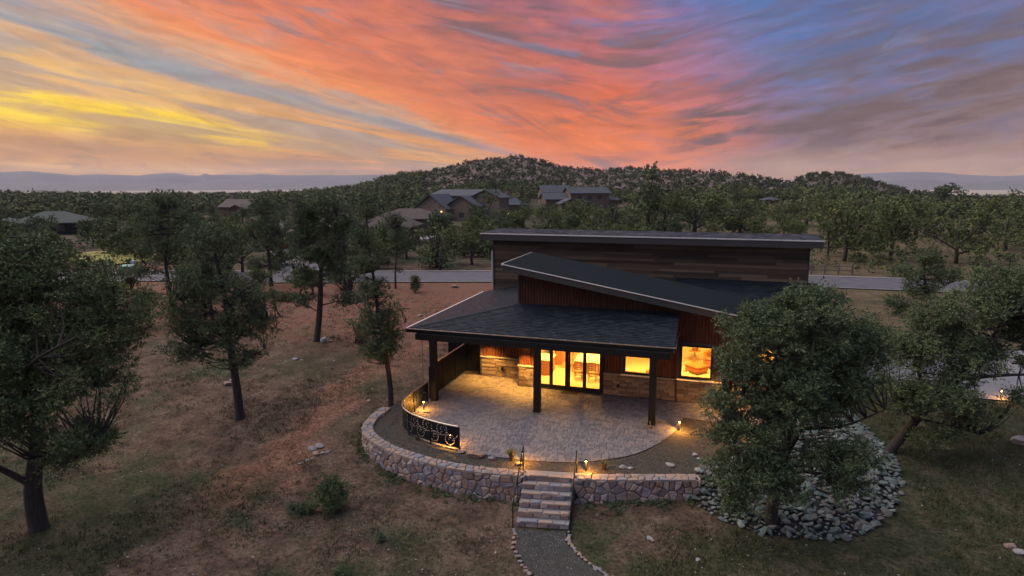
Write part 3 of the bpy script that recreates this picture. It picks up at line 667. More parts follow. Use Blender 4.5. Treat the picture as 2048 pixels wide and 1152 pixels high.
# low roof on the right and the flat link behind the gable
mb = MB(); L0, L1 = 11.0, 19.0
slab(mb, [(L0, 6.5, zlow(6.5)), (L1, 6.5, zlow(6.5)), (L1, 12.04, zlow(12.04)), (L0, 12.04, zlow(12.04))], .2)
slab(mb, [(14.97, 2.9, zlow(2.9)), (17.0, 2.9, zlow(2.9)), (17.0, 6.5, zlow(6.5)), (14.97, 6.5, zlow(6.5))], .2)
lw = hp(mb, 'low_roof', M['fascia'])
plane_shingles([(L0, 6.5, zlow(6.5)), (L1, 6.5, zlow(6.5)), (L1, 12.04, zlow(12.04)), (L0, 12.04, zlow(12.04))], (L0, 6.5, zlow(6.5)), (L1, 6.5, zlow(6.5)), 'shingles', lw, M['shingle'], .15, .4)
plane_shingles([(14.97, 2.9, zlow(2.9)), (17.0, 2.9, zlow(2.9)), (17.0, 6.5, zlow(6.5)), (14.97, 6.5, zlow(6.5))], (14.97, 2.9, zlow(2.9)), (17.0, 2.9, zlow(2.9)), 'shingles', lw, M['shingle'], .15, .4)
mb = MB(); mb.box(3.5, 8.4, 4.36, 11.2, 12.04, 4.5); hp(mb, 'flat_roof', M['shingle'])
mb = MB(); mb.prism([(L1-.02, 6.5, zlow(6.5)-.12), (L1-.02, 12.04, zlow(12.04)-.12), (L1-.02, 12.04, zlow(12.04)+.03), (L1-.02, 6.5, zlow(6.5)+.03)], (.05, 0, 0)); hp(mb, 'drip_edge', M['trim'], lw)
# tall back volume, boarded
TV = 12.1
mb = MB(); mb.box(-1.0, TV+.03, -.3, 18.4, 19.5, 7.1); tw = hp(mb, 'tall_wall', M['mortar'])
PBs = []
for i in range(6):
    r = random.Random(40+i); PBs.append(MB().add([(x*.5, y*.5, z*.5+r.uniform(-.04, .04)) for z in (-1, 1) for y in (-1, 1) for x in (-1, 1)], [(0, 2, 3, 1), (4, 5, 7, 6), (0, 1, 5, 4), (2, 6, 7, 3), (0, 4, 6, 2), (1, 3, 7, 5)]).mesh('board')); PBs[-1].materials.append(M['plank'])
z = 3.5; n_pl = 0
while z < 7.08:
    h = min(rnd.choice((.15, .18, .2, .24)), 7.1-z); x = -1.0
    while x < 18.4:
        L = min(rnd.uniform(2.2, 4.8), 18.4-x); L = 18.4-x if 18.4-x-L < .6 else L
        th = rnd.uniform(.03, .055)
        if h > .05 and not (z+h < 4.3 and x > 3.6 and x+L < 18): put('plank', rnd.choice(PBs), None, tw, (x+L/2, TV+.03-th/2, z+h/2), (0, 0, 0), (L-.008, th, h-.012)); n_pl += 1
        x += L
    z += h
tw.location = H_
for q_ in ((-1.06, TV-.05, -.2, -.99, TV+.05, 7.1), (18.39, TV-.05, 3.0, 18.46, TV+.05, 7.1)): hp(MB().box(*q_), 'corner_board', M['fascia'], tw)
mb = MB(); slab(mb, [(-1.65, 11.3, 7.50), (19.04, 11.3, 7.50), (19.04, 14.5, 7.64), (-1.65, 14.5, 7.64)], .16); slab(mb, [(-1.65, 14.5, 7.64), (19.04, 14.5, 7.64), (19.04, 20.2, 7.2), (-1.65, 20.2, 7.2)], .16)
ur = hp(mb, 'upper_roof', M['fascia'])
plane_shingles([(-1.65, 11.3, 7.505), (19.04, 11.3, 7.505), (19.04, 14.5, 7.645), (-1.65, 14.5, 7.645)], (-1.65, 11.3, 7.505), (19.04, 11.3, 7.505), 'shingles', ur, M['upshingle'], .16, .4)
mb = MB(); x = -1.68
while x < 19.0:
    L = rnd.uniform(1.5, 3.2); mb.box(x, 11.24, 7.49+rnd.uniform(-.006, .006), min(x+L-.02, 19.07), 11.34, 7.555, rnd.random()); x += L
hp(mb, 'drip_edge', M['trim'], ur)
mb = MB(); mb.box(-1.62, 11.27, 7.10, 19.0, 11.33, 7.48); mb.box(-1.64, 11.34, 7.12, -1.58, 20.1, 7.33); mb.box(18.97, 11.34, 7.12, 19.03, 20.1, 7.33); hp(mb, 'fascia', M['fascia'], ur)
mb = MB(); mb.box(-1.57, 11.34, 7.12, 18.96, 12.05, 7.15); hp(mb, 'soffit', M['fascia'], ur)
mb = MB(); mb.tube([(-1.12, TV-.06, 3.9), (-1.12, TV-.06, 6.3)], .045, 8); hp(mb, 'vent_pipe', M['trim'])
mb = MB(); mb.tube([(11.63, -.05, 3.5), (11.63, .5, 3.30), (11.63, 3.3, 3.20), (11.63, 3.36, 3.0), (11.63, 3.36, .05)], .04, 8); hp(mb, 'downspout', M['fascia'])
# wall outlets and interior shell
for (u, v, z) in ((2.05, 4.48, .45), (8.7, 3.37, .45)):
    hp(MB().box(u, v-.05, z, u+.12, v+.03, z+.18), 'outlet_cover', M['black'])
mb = MB(); mb.box(3.56, VW+.1, -.02, 16.45, 12.0, .02); fl = hp(mb, 'interior_floor', M['tile'])
mb = MB(); mb.box(3.56, 11.9, .02, 16.45, 12.0, 3.3); mb.box(3.56, VW+.1, .02, 3.62, 11.9, 3.3); mb.box(16.4, VW+.1, .02, 16.46, 11.9, 3.3)
mb.box(7.95, 8.2, .02, 8.08, 11.9, 3.3); mb.box(4.25, 7.6, .02, 4.33, 11.9, 3.3); mb.box(10.9, 3.75, .02, 11.0, 6.8, 3.3)
mb.box(3.62, VW+.1, 3.22, 16.4, 11.9, 3.3)
for (a, b_, z0, z1) in ((3.62, 4.24, .02, 3.22), (7.99, 8.98, .02, 3.22), (10.4, 10.9, .02, 3.22), (11.0, 11.75, .02, 3.22), (13.32, 15.18, .02, 3.22), (16.17, 16.4, .02, 3.22), (4.24, 7.99, 2.64, 3.22), (8.98, 10.4, 2.54, 3.22), (8.98, 10.4, .02, 1.2), (11.75, 13.32, 2.96, 3.22), (11.75, 13.32, .02, 1.22), (15.18, 16.17, .02, 1.83)):
    mb.box(a, VW+.1, z0, b_, VW+.16, z1)
hp(mb, 'interior_wall', M['plaster'])

# ---- lamps: helper
def area(name, loc, size, power, col, rot=(0, 0, 0), size2=None):
    l = bpy.data.lights.new(name, 'AREA'); l.energy = power; l.color = col; l.size = size
    if size2: l.shape = 'RECTANGLE'; l.size_y = size2
    o = bpy.data.objects.new(name, l); COL.objects.link(o); o.location = loc; o.rotation_euler = rot; return o
def point(name, loc, power, col, r=.05, spot=None, blend=.6):
    l = bpy.data.lights.new(name, 'SPOT' if spot else 'POINT'); l.energy = power; l.color = col; l.shadow_soft_size = r
    if spot: l.spot_size = R_(spot); l.spot_blend = blend
    o = bpy.data.objects.new(name, l); COL.objects.link(o); o.location = loc; return o
WARM = (1, .45, .07)
def ceiling_lamp(x, y, power, label):
    e = empty('ceiling_light', (x, y, 3.2), label, 'ceiling light', 'ceiling lights in the lit rooms')
    put('shade', MB().lathe([(.28, -.02), (.30, -.06), (.26, -.10)]).mesh('shade'), M['lampsoft'], e, (0, 0, .02))
    area('lamp_glow', (x, y, 3.08), .5, power*1.55, WARM)
for i, (x, y, pw, lb) in enumerate([(5.2, 5.6, 270, 'round lit ceiling light over the entry floor'), (6.4, 8.6, 230, 'round lit ceiling light above the dining table'), (9.6, 7.4, 190, 'round lit ceiling light in the middle room'), (12.6, 8.6, 260, 'round lit ceiling light above the ottoman'), (15.2, 6.5, 150, 'round lit ceiling light in the right end room')]):
    ceiling_lamp(x, y, pw, lb)
# wall sconces
def sconce(x, y, z, pw, label):
    e = empty('wall_lamp', (x, y, z), label, 'wall lamp', 'wall lamps under the porch roof')
    put('bracket', MB().box(-.06, -.03, -.14, .06, 0, .14).mesh('bracket'), M['black'], e)
    put('glass_shade', MB().lathe([(.05, .15), (.09, -.12)], (0, -.12, 0), 10).mesh('glass_shade'), M['lamp'], e)
    put('cap', MB().lathe([(.02, .21), (.075, .16)], (0, -.12, 0), 10).mesh('cap'), M['black'], e)
    point('sconce_glow', (x, y-.62, z-.16), pw*11, WARM, .05, 122, 1.0)
sconce(3.83, VW-.04, 2.30, 95, 'lit wall lamp on the rusted wall strip beside the glass doors')
sconce(1.35, 4.52, 2.30, 75, 'lit wall lamp on the recessed wall behind the left porch post')
sconce(14.1, VW-.04, 2.30, 50, 'lit wall lamp between the two right hand windows')

# ------------------------------------------------------------------ furniture inside
def dining_chair(loc, rz, label):
    e = empty('dining_chair', loc, label, 'chair', 'ladder back chairs round the dining table', rz)
    put('seat', MB().box(-.23, -.22, .43, .23, .22, .48).mesh('seat'), M['wood'], e)
    for sx_ in (-.2, .2):
        put('leg', MB().tube([(sx_, .19, 0), (sx_, .19, .44)], .022, 6).mesh('leg'), M['wood'], e)
        put('leg', MB().tube([(sx_, -.21, 0), (sx_, -.21, .5), (sx_, -.27, 1.08)], .022, 6).mesh('leg'), M['wood'], e)
    for k in range(5):
        z = .56+k*.115; y = -.225-.055*k/4
        put('slat', MB().add([(x, y-dy_, z+zz+.02*math.cos(x*7)) for dy_ in (0, .02) for zz in (0, .06) for x in (-.19, -.06, .06, .19)],
            [(0, 1, 5, 4), (1, 2, 6, 5), (2, 3, 7, 6), (8, 12, 13, 9), (9, 13, 14, 10), (10, 14, 15, 11), (4, 5, 13, 12), (5, 6, 14, 13), (6, 7, 15, 14)]).mesh('slat'), M['wood'], e)
    put('stretcher', MB().box(-.2, -.012, .18, .2, .012, .21).box(-.21, -.2, .22, -.19, .19, .24).box(.19, -.2, .22, .21, .19, .24).mesh('stretcher'), M['wood'], e)
dt = empty('dining_table', (6.55, 7.5, .02), 'pale topped dining table seen through the right hand glass doors', 'table')
put('table_top', MB().box(-.75, -1.2, .72, .75, 1.2, .77).mesh('table_top'), M['white'], dt)
for sx_ in (-.65, .65):
    for sy_ in (-1.08, 1.08): put('leg', MB().box(sx_-.04, sy_-.04, 0, sx_+.04, sy_+.04, .72).mesh('leg'), M['wood'], dt)
put('apron', MB().box(-.66, -1.1, .64, .66, 1.1, .72).mesh('apron'), M['wood'], dt)
for (x, y, rz, lb) in ((6.25, 5.55, 0, 'ladder back wooden chair at the near table end, left of the pair'), (7.05, 5.55, 0, 'ladder back wooden chair at the near table end, right of the pair'),
                       (5.65, 6.9, -1.57, 'wooden chair on the left long side of the dining table, nearer the doors'), (5.65, 7.9, -1.57, 'wooden chair on the left long side of the dining table, farther from the doors'),
                       (7.5, 6.8, 1.57, 'wooden chair on the right long side of the dining table')):
    dining_chair((x, y, .02), rz, lb)
tag(put('rug', MB().box(4.55, 7.3, .022, 5.35, 9.6, .034).mesh('rug'), M['rug']), 'long brown patterned rug on the pale floor behind the second door leaf', 'rug')
kc = empty('kitchen_counter', (4.35, 6.0, .02), 'wooden counter with a white top just inside the left glass door', 'counter')
put('cabinet', MB().box(-.6, -.4, 0, .2, .9, .86).mesh('cabinet'), M['wood'], kc); put('worktop', MB().box(-.65, -.45, .86, .27, .95, .91).mesh('worktop'), M['white'], kc)
for k in range(3): put('drawer', MB().box(.202, -.35+.42*k, .1, .22, .02+.42*k, .8).mesh('drawer'), M['wood'], kc)
cb = empty('tall_cabinet', (4.38, 9.0, .02), 'tall honey coloured cabinet against the room wall behind the counter', 'cabinet')
put('carcass', MB().box(0, -1.2, 0, .35, 1.2, 2.1).mesh('carcass'), M['wood'], cb)
for k in range(4): put('cabinet_door', MB().box(.352, -1.18+.6*k, .06, .37, -.62+.6*k, 2.04).mesh('cabinet_door'), M['wood'], cb)
ot = empty('ottoman', (12.5, 8.75, .02), 'square tan leather ottoman seen through the right hand window', 'ottoman')
put('cushion', MB().lathe([(.60, .32), (.68, .38), (.68, .42), (.62, .47)], n=4).mesh('cushion'), M['leather'], ot, rot=(0, 0, .1))
put('base', MB().lathe([(.64, .10), (.64, .31)], n=4).mesh('base'), M['leather'], ot, rot=(0, 0, .1))
for k in range(4): put('leg', MB().lathe([(.03, 0), (.045, .10)], (.52*math.cos(.1+k*1.5708), .52*math.sin(.1+k*1.5708), 0), 8).mesh('leg'), M['basket'], ot)
st = empty('side_table', (12.33, 10.9, .02), 'round pedestal side table behind the leather ottoman', 'table')
put('table_top', MB().lathe([(.34, .68), (.36, .70), (.34, .72)], n=18).mesh('table_top'), M['wood'], st); put('pedestal', MB().lathe([(.2, 0), (.04, .04), (.035, .68)], n=10).mesh('pedestal'), M['wood'], st)
tag(put('basket', MB().lathe([(.12, 0), (.19, .12), (.20, .2), (.15, .27)], n=14).mesh('basket'), M['basket'], None, (12.33, 10.9, .74)), 'dark woven basket standing on the round side table', 'basket')
ac = empty('armchair', (13.5, 9.9, .02), 'brown leather armchair with rolled arms right of the ottoman', 'armchair', None, -2.2)
put('seat', MB().box(-.35, -.38, .16, .35, .38, .46).mesh('seat'), M['leather'], ac); put('backrest', MB().box(-.42, -.52, .16, .42, -.34, .98).mesh('backrest'), M['leather'], ac)
for s_ in (-1, 1): put('arm', MB().box(s_*.36 if s_ > 0 else -.48, -.34, .16, .48 if s_ > 0 else -.36, .4, .58).tube([(s_*.43, -.36, .60), (s_*.43, .42, .60)], .10, 10).mesh('arm'), M['leather'], ac)
sb = empty('stool', (10.05, 6.6, .02), 'small red brown upholstered stool in the middle room corner', 'stool')
put('seat', MB().lathe([(.2, .38), (.24, .43), (.22, .5)], n=14).mesh('seat'), M['leather'], sb)
for k in range(4): put('leg', MB().tube([(.17*math.cos(k*1.57), .17*math.sin(k*1.57), .4), (.2*math.cos(k*1.57), .2*math.sin(k*1.57), 0)], .018, 6).mesh('leg'), M['basket'], sb)

# ------------------------------------------------------------------ terrace bed and patio
WL = smooth_line([(-1.75, -1.75), (-1.72, -2.8), (-1.52, -3.8), (-1.05, -4.65), (-.3, -5.3), (.75, -5.9), (1.95, -6.33), (3.1, -6.58), (4.3, -6.68), (5.4, -6.65), (6.72, -6.50)], 6)
WR = smooth_line([(8.47, -6.15), (9.6, -5.88), (10.7, -5.55), (11.8, -5.2), (12.95, -4.85)], 6)
ter = [(-.3, 5.0), (-.5, 2.8), (-1.0, .8), (-1.7, -1.2)] + [tuple(p) for p in WL] + [(6.75, -6.25), (8.45, -5.95)] + [tuple(p) for p in WR] + [(14.0, -3.6), (15.4, -2.4), (16.6, -.6), (17.5, 1.6), (18.0, 4.5), (17.6, 7.0), (16.0, 7.0), (4, 6)]
mb = MB(); mb.add([(x, y, -.03) for x, y in ter]+[(x*1.0+(-.35 if x < 3 else 0), y-.0, -.9) for x, y in ter], [tuple(range(len(ter)))])
n = len(ter)
mb.f += [(i, (i+1) % n, n+(i+1) % n, n+i) for i in range(n)]
tag(mb.build('planting_bed', M['mulch']), kind='structure')
PA = [(-.3, 4.55), (-.3, -1.5), (-.15, -2.7), (.35, -3.7), (1.1, -4.42), (2.2, -4.95), (3.48, -5.2), (4.4, -5.30), (5.3, -5.33), (6.34, -5.27), (7.9, -4.98), (9.19, -4.40), (10.43, -3.42), (11.3, -1.96), (11.85, -.41), (12.1, 1.3), (12.1, 4.55)]
PA = [tuple(p) for p in smooth_line(PA[1:-1], 3)]; PA = [(-.3, 4.55)]+PA+[(12.1, 4.55)]
PB_ = [(12.1, 1.3), (13.6, 1.1), (16.4, 1.4), (16.4, 3.44), (12.1, 3.44)]
mb = MB(); mb.add([(x, y, -.005) for x, y in PA], [tuple(range(len(PA)))]); mb.add([(x, y, -.006) for x, y in PB_], [tuple(range(len(PB_)))])
patio = mb.build('patio', M['joint']); tag(patio, kind='structure')
pav = []
yv = -5.4; row = 0
while yv < 4.6:
    h = .2; x = -.4-rnd.random()*.2
    while x < 16.5:
        wd = rnd.choice((.2, .2, .3, .3, .14))
        for reg in (PA, PB_):
            P = clip_convex([(x+.006, yv+.006), (x+wd-.006, yv+.006), (x+wd-.006, yv+h-.006), (x+.006, yv+h-.006)], reg)
            if len(P) >= 3:
                cxm = sum(p[0] for p in P)/len(P); cym = sum(p[1] for p in P)/len(P)
                if not (cym > VW-.02 and cxm > 3.4): pav.append((math.hypot(cxm-CAM[0], cym-CAM[1]), P, cxm, cym, wd))
        x += wd
    yv += h; row += 1
pav.sort(key=lambda q: q[0]-(1 if len(q[1]) == 4 else 0))
def paver_mesh(P, c):
    z1 = .012; return MB().add([(p[0]-c[0], p[1]-c[1], -.005) for p in P]+[(c[0]*0+(p[0]-c[0])*.95, (p[1]-c[1])*.94, z1) for p in P], [tuple(range(len(P), 2*len(P)))]+[(i, (i+1) % len(P), len(P)+(i+1) % len(P), len(P)+i) for i in range(len(P))]).mesh('paver')
PMs = {}
for d_, P, a, b_, wd in pav[:298]:
    ky = wd if len(P) == 4 and abs(abs(P[0][0]-P[2][0])-(wd-.012)) < 1e-5 and abs(abs(P[0][1]-P[2][1])-.188) < 1e-5 else None
    if ky is None: me = paver_mesh(P, (a, b_))
    else:
        if ky not in PMs: PMs[ky] = paver_mesh(P, (a, b_))
        me = PMs[ky]
    put('paver', me, M['paver'], patio, (a, b_, rnd.uniform(-.002, .003)), (rnd.uniform(-.01, .01), rnd.uniform(-.01, .01), 0))
mb = MB()
for d_, P, a, b_, wd in pav[298:]:
    dzp = rnd.uniform(-.002, .003); tx, ty = rnd.uniform(-.012, .012), rnd.uniform(-.012, .012)
    mb.add([(p[0], p[1], -.005) for p in P]+[(a+(p[0]-a)*.95, b_+(p[1]-b_)*.94, .012+dzp+tx*(p[0]-a)+ty*(p[1]-b_)) for p in P], [tuple(range(len(P), 2*len(P)))]+[(i, (i+1) % len(P), len(P)+(i+1) % len(P), len(P)+i) for i in range(len(P))], rnd.random())
o = mb.build('paving', M['paver'], patio); o['kind'] = 'stuff'
tag(put('door_mat', MB().box(5.87, 2.90, .014, 6.73, 3.34, .03).mesh('door_mat'), M['mulch']), 'thin dark door mat lying in front of the glass doors', 'door mat')

# ------------------------------------------------------------------ masonry: Voronoi rubble
def voronoi(w_, h_, step, seed, jit=.38, aniso=1.0):
    r = random.Random(seed); nx = max(2, int(w_/step)); ny = max(1, int(round(h_/(step*aniso))))
    pts = [((i+.5+(.5 if j % 2 else 0)+r.uniform(-jit, jit))*w_/nx, (j+.5+r.uniform(-jit, jit)*.8)*h_/ny) for j in range(ny) for i in range(-1, nx+1)]
    # merge a few seeds away to vary the sizes
    pts = [p for p in pts if r.random() > .2]
    cells = []
    for p in pts:
        if not (-.02 <= p[0] <= w_+.02): continue
        P = [(0, 0), (w_, 0), (w_, h_), (0, h_)]
        nb = sorted(pts, key=lambda q: (q[0]-p[0])**2+(q[1]-p[1])**2)[1:14]
        for q in nb:
            mx_, my_ = (p[0]+q[0])/2, (p[1]+q[1])/2; dx_, dy_ = q[0]-p[0], q[1]-p[1]
            P = clip_poly(P, (mx_, my_), (mx_-dy_, my_+dx_))
            if len(P) < 3: break
        if len(P) >= 3:
            ar = abs(sum(P[i][0]*P[(i+1) % len(P)][1]-P[(i+1) % len(P)][0]*P[i][1] for i in range(len(P))))/2
            if ar > .003: cells.append((P, ar))
    return cells
def stone_piece(parent, P, fmap, depth, gap, name, m_, r, back=.06):
    """polygon cell -> a proud faceted stone on the surface fmap(a, b, out)"""
    cx = sum(p[0] for p in P)/len(P); cy = sum(p[1] for p in P)/len(P)
    def ring(ins, out, j=0):
        res = []
        for p in P:
            dx_, dy_ = cx-p[0], cy-p[1]; L = math.hypot(dx_, dy_)+1e-6; k = min(ins/L, .8)
            res.append(fmap(p[0]+dx_*k, p[1]+dy_*k, out+r.uniform(-j, j)))
        return res
    n = len(P); V = ring(gap, -back)+ring(gap*1.1, depth*.45, depth*.2)+ring(gap+depth*.9, depth, depth*.25)+[fmap(cx, cy, depth*r.uniform(.95, 1.25))]
    F = [(k*n+i, k*n+(i+1) % n, (k+1)*n+(i+1) % n, (k+1)*n+i) for k in range(2) for i in range(n)]+[(2*n+i, 2*n+(i+1) % n, 3*n) for i in range(n)]
    V = [np.array(v) for v in V]; o0 = V[-1].copy()
    mb = MB(); mb.add([v-o0 for v in V], F); return mb.build(name, m_, parent, False, loc=tuple(o0-np.array(parent.location)))
def wall_along(line, base_fn, name, label, seed):
    seg = np.linalg.norm(np.diff(line, axis=0), axis=1); cum = np.concatenate([[0], np.cumsum(seg)]); L = cum[-1]
    T = np.gradient(line, axis=0); T /= np.linalg.norm(T, axis=1)[:, None]
    def at_(s_):
        p = np.array([np.interp(s_, cum, line[:, 0]), np.interp(s_, cum, line[:, 1])]); t_ = np.array([np.interp(s_, cum, T[:, 0]), np.interp(s_, cum, T[:, 1])]); t_ /= np.linalg.norm(t_)
        return p, np.array([t_[1], -t_[0]])      # outward (towards the camera side)
    mid = at_(L/2)[0]; e = empty(name, (mid[0], mid[1], -.9), label, 'retaining wall')
    r = random.Random(seed); hw = .21; TOP = .05
    mb = MB(); V = []
    for s_ in np.linspace(0, L, 60):
        p, nn = at_(s_); zb = base_fn(s_/L)-.25
        V += [(*(p+nn*hw*.85), zb), (*(p+nn*hw*.8), TOP-.03), (*(p-nn*hw*.85), TOP-.03), (*(p-nn*hw*.85), zb)]
    mb.add([np.array(v)-np.array(e.location) for v in V], [(i*4+k, (i+1)*4+k, (i+1)*4+k+1, i*4+k+1) for i in range(59) for k in range(3)]+[(0, 1, 2, 3), (236, 239, 238, 237)])
    core = mb.build('mortar_core', M['mortar'], e)
    def face(a, b_, out):
        p, nn = at_(a); zb = base_fn(a/L)-.08; z = zb+(TOP-.02-zb)*b_/1.0; q = p+nn*(hw*(1.05-.10*b_)+out); return np.array([q[0], q[1], z])
    for P, ar in voronoi(L, 1.0, .245, seed, .40, 1.0): stone_piece(e, P, face, r.uniform(.03, .08), .012, 'stone', M['stone'], r)
    def capf(a, b_, out):
        p, nn = at_(a); q = p+nn*(b_-hw-.04); return np.array([q[0], q[1], TOP-.02+out])
    for P, ar in voronoi(L, 2*hw+.09, .26, seed+5, .35, .85): stone_piece(e, P, capf, r.uniform(.025, .06), .015, 'cap_stone', M['capstone'], r)
    # end face
    for en, sgn in ((0., -1), (L, 1)):
        p, nn = at_(en); tt = np.array([-nn[1], nn[0]])*sgn
        def endf(a, b_, out, p=p, nn=nn, tt=tt, en=en):
            zb = base_fn(en/L)-.05; q = p+nn*(a-hw)+tt*out; return np.array([q[0], q[1], zb+(TOP-zb)*b_])
        if en == 0. or name.endswith('wall'):
            for P, ar in voronoi(2*hw, 1.0, .24, seed+9, .3, 1.1): stone_piece(e, P, endf, .03, .012, 'stone', M['stone'], r)
    return e
wall_along(WL, lambda t_: float(np.interp(t_, [0, .15, .3, .5, .75, 1], [-.30, -.55, -.72, -.85, -.93, -.95])), 'retaining_wall', 'curved rubble stone retaining wall sweeping left from the stone steps', 21)
wall_along(WR, lambda t_: -1.0, 'retaining_wall', 'short rubble stone retaining wall between the steps and the right tree', 33)
# right side of the wall continues as rounded end behind the tree: stones of the riprap take over

# ------------------------------------------------------------------ stone steps
se = empty('stone_steps', (7.6, -7.3, -1.05), 'six rough stone steps with mortar treads leading up to the patio', 'steps')
A0 = np.array([6.62, -6.22]); A1 = np.array([8.42, -5.94]); B0 = np.array([6.93, -8.36]); B1_ = np.array([8.74, -8.02])
NS = 6
for i in range(NS):
    t0 = i/NS; t1 = (i+1)/NS; zt = .03-i*.175; zn = zt-.19
    p0 = A0+(B0-A0)*(t0*.98); p1 = A1+(B1_-A1)*(t0*.98); q0 = A0+(B0-A0)*t1*.98+np.array([.0, 0]); q1 = A1+(B1_-A1)*t1*.98
    if i == 0: p0 = p0+np.array([-.02, .1]); p1 = p1+np.array([-.02, .1])
    mb = MB(); bb = np.array(se.location)
    poly = [p0, p1, q1, q0]
    mb.prism([np.array([*q, zt-.012])-bb for q in (q0, q1, p1, p0)][::-1], (0, 0, -1.3))
    mb.build('tread', M['concrete'], se)
    r = random.Random(60+i); dn = unit(np.array([*(q1-q0), 0])); outn = np.array([dn[1], -dn[0]]); Wd = np.linalg.norm(q1-q0)
    def rf(a, b_, out): q = q0+dn[:2]*a+outn*(out); return np.array([q[0], q[1], zn+(zt-zn)*b_/.19])
    for P, ar in voronoi(Wd, .19, .34, 70+i, .36, .5): stone_piece(se, P, rf, r.uniform(.03, .06), .010, 'riser_stone', M['stone'], r, .1)
    def nf(a, b_, out): q = q0+dn[:2]*a-outn*(b_-.05); return np.array([q[0], q[1], zt-.006+out])
    for P, ar in voronoi(Wd, .20, .40, 90+i, .36, .5): stone_piece(se, P, nf, r.uniform(.02, .055), .016, 'nosing_stone', M['capstone'], r, .03)
def railing(pts_bottom, name, label):
    (x0, y0, z0), (x1, y1, z1) = pts_bottom
    e = empty(name, (x1, y1, z1), label, 'handrail', 'black handrails beside the stone steps'); b3 = np.array([x1, y1, z1])
    T0 = np.array([x0, y0, z0+.92]); T1 = np.array([x1, y1, z1+.92]); m1 = T0+(T1-T0)*.55
    for q in ((x0, y0, z0-.1, T0), (x1, y1, z1-.1, T1)): put('post', MB().tube([np.array(q[:3])-b3, q[3]-b3], .022, 8).mesh('post'), M['black'], e)
    put('post', MB().tube([np.array([m1[0], m1[1], z0+(z1-z0)*.55])-b3, m1-b3], .018, 8).mesh('post'), M['black'], e)
    put('top_rail', MB().tube([T0-b3, m1-b3, T1-b3], .024, 8).mesh('top_rail'), M['black'], e)
railing(((6.50, -6.02, 0), (6.86, -8.50, -1.05)), 'handrail', 'thin black iron handrail on the left side of the stone steps')
railing(((8.53, -5.80, 0), (8.84, -8.20, -1.05)), 'handrail', 'thin black iron handrail on the right side of the stone steps')

# ------------------------------------------------------------------ rocks
def rock_mesh(seed, flat=.6, sub=1, jag=.22):
    import bmesh
    bm = bmesh.new(); bmesh.ops.create_icosphere(bm, subdivisions=sub, radius=1)
    r = random.Random(seed)
    axes = [unit([r.gauss(0, 1) for _ in range(3)]) for _ in range(9)]; cut = [r.uniform(.55, .9) for _ in axes]
    for v in bm.verts:
        c = np.array(v.co)
        for a, k in zip(axes, cut):
            d = c@a
            if d > k: c = c-a*(d-k)
        c = c*(1+r.uniform(-jag, jag)*.35); v.co = (c[0], c[1], c[2]*flat)
    me = bpy.data.meshes.new('rock'); bm.to_mesh(me); bm.free(); return me
RK = [rock_mesh(i, .55+.1*(i % 3), 1) for i in range(8)]; RKB = [rock_mesh(50+i, .6, 2, .3) for i in range(5)]
def rocks_of(m_, src): 
    out = []
    for me in src:
        c = me.copy(); c.materials.clear(); c.materials.append(m_); out.append(c)
    return out
RR = rocks_of(M['riprap'], RK); RP = rocks_of(M['rock'], RKB); RD = rocks_of(M['redrock'], RKB); RE = rocks_of(M['capstone'], RK)
# riprap slope
inner = smooth_line([(12.9, -4.3), (13.6, -3.2), (14.9, -2.0), (16.0, -.4), (16.8, 1.4), (17.4, 3.6), (17.6, 5.2)], 6)
outer = smooth_line([(12.7, -5.2), (13.6, -5.85), (14.75, -6.15), (16.3, -6.1), (18.0, -5.4), (19.6, -3.5), (20.6, -1.2), (20.7, .7), (20.3, 2.2), (19.9, 4.4), (19.6, 5.4)], 4)
def rip(u, w_):
    i = u*(len(inner)-1); j = u*(len(outer)-1)
    a = np.array([np.interp(i, range(len(inner)), inner[:, k]) for k in (0, 1)]); b_ = np.array([np.interp(j, range(len(outer)), outer[:, k]) for k in (0, 1)])
    p = a+(b_-a)*w_; zo = float(g(*b_)); return np.array([p[0], p[1], -.02+(zo+.02)*(w_**1.3)+.12*math.sin(math.pi*min(1, w_*1.05))**.7])
re_ = empty('rock_slope', (16.5, -2.5, -.6), 'broad apron of loose grey green stones curving round below the right tree', 'stone heap')
mb = MB(); V = [rip(u, w_)-np.array([16.5, -2.5, -.6])-np.array([0, 0, .04]) for u in np.linspace(0, 1, 24) for w_ in np.linspace(0, 1, 8)]
mb.add(V, [(i*8+j, i*8+j+1, (i+1)*8+j+1, (i+1)*8+j) for i in range(23) for j in range(7)]); mb.build('stone_bed', M['mortar'], re_, True)
sites = []
for k in range(9000):
    u, w_ = rs.rand(), rs.rand(); p = rip(u, w_)
    if rs.rand() > (.35+.65*w_): continue
    sites.append(p)
keep = []; cell = {}
for p in sites:
    key = (int(p[0]/.17), int(p[1]/.17))
    if any((key[0]+a, key[1]+b_) in cell and np.hypot(*(cell[(key[0]+a, key[1]+b_)]-p[:2])) < .14 for a in (-1, 0, 1) for b_ in (-1, 0, 1)): continue
    cell[key] = p[:2]; keep.append(p)
keep.sort(key=lambda p: np.hypot(p[0]-CAM[0], p[1]-CAM[1]))
def rock_xf():
    s_ = rnd.uniform(.075, .15)*rnd.choice((.6, 1, 1, 1.6)); return (s_*rnd.uniform(1, 1.7), s_, s_*rnd.uniform(.6, .95)), (rnd.uniform(-.5, .5), rnd.uniform(-.5, .5), rnd.uniform(0, 6.28))
big = keep[:290]; rest = keep[290:]
for p in big:
    sc, ro = rock_xf(); put('stone', rnd.choice(RR), None, re_, tuple(p-np.array([16.5, -2.5, -.6])+np.array([0, 0, .04])), ro, sc)
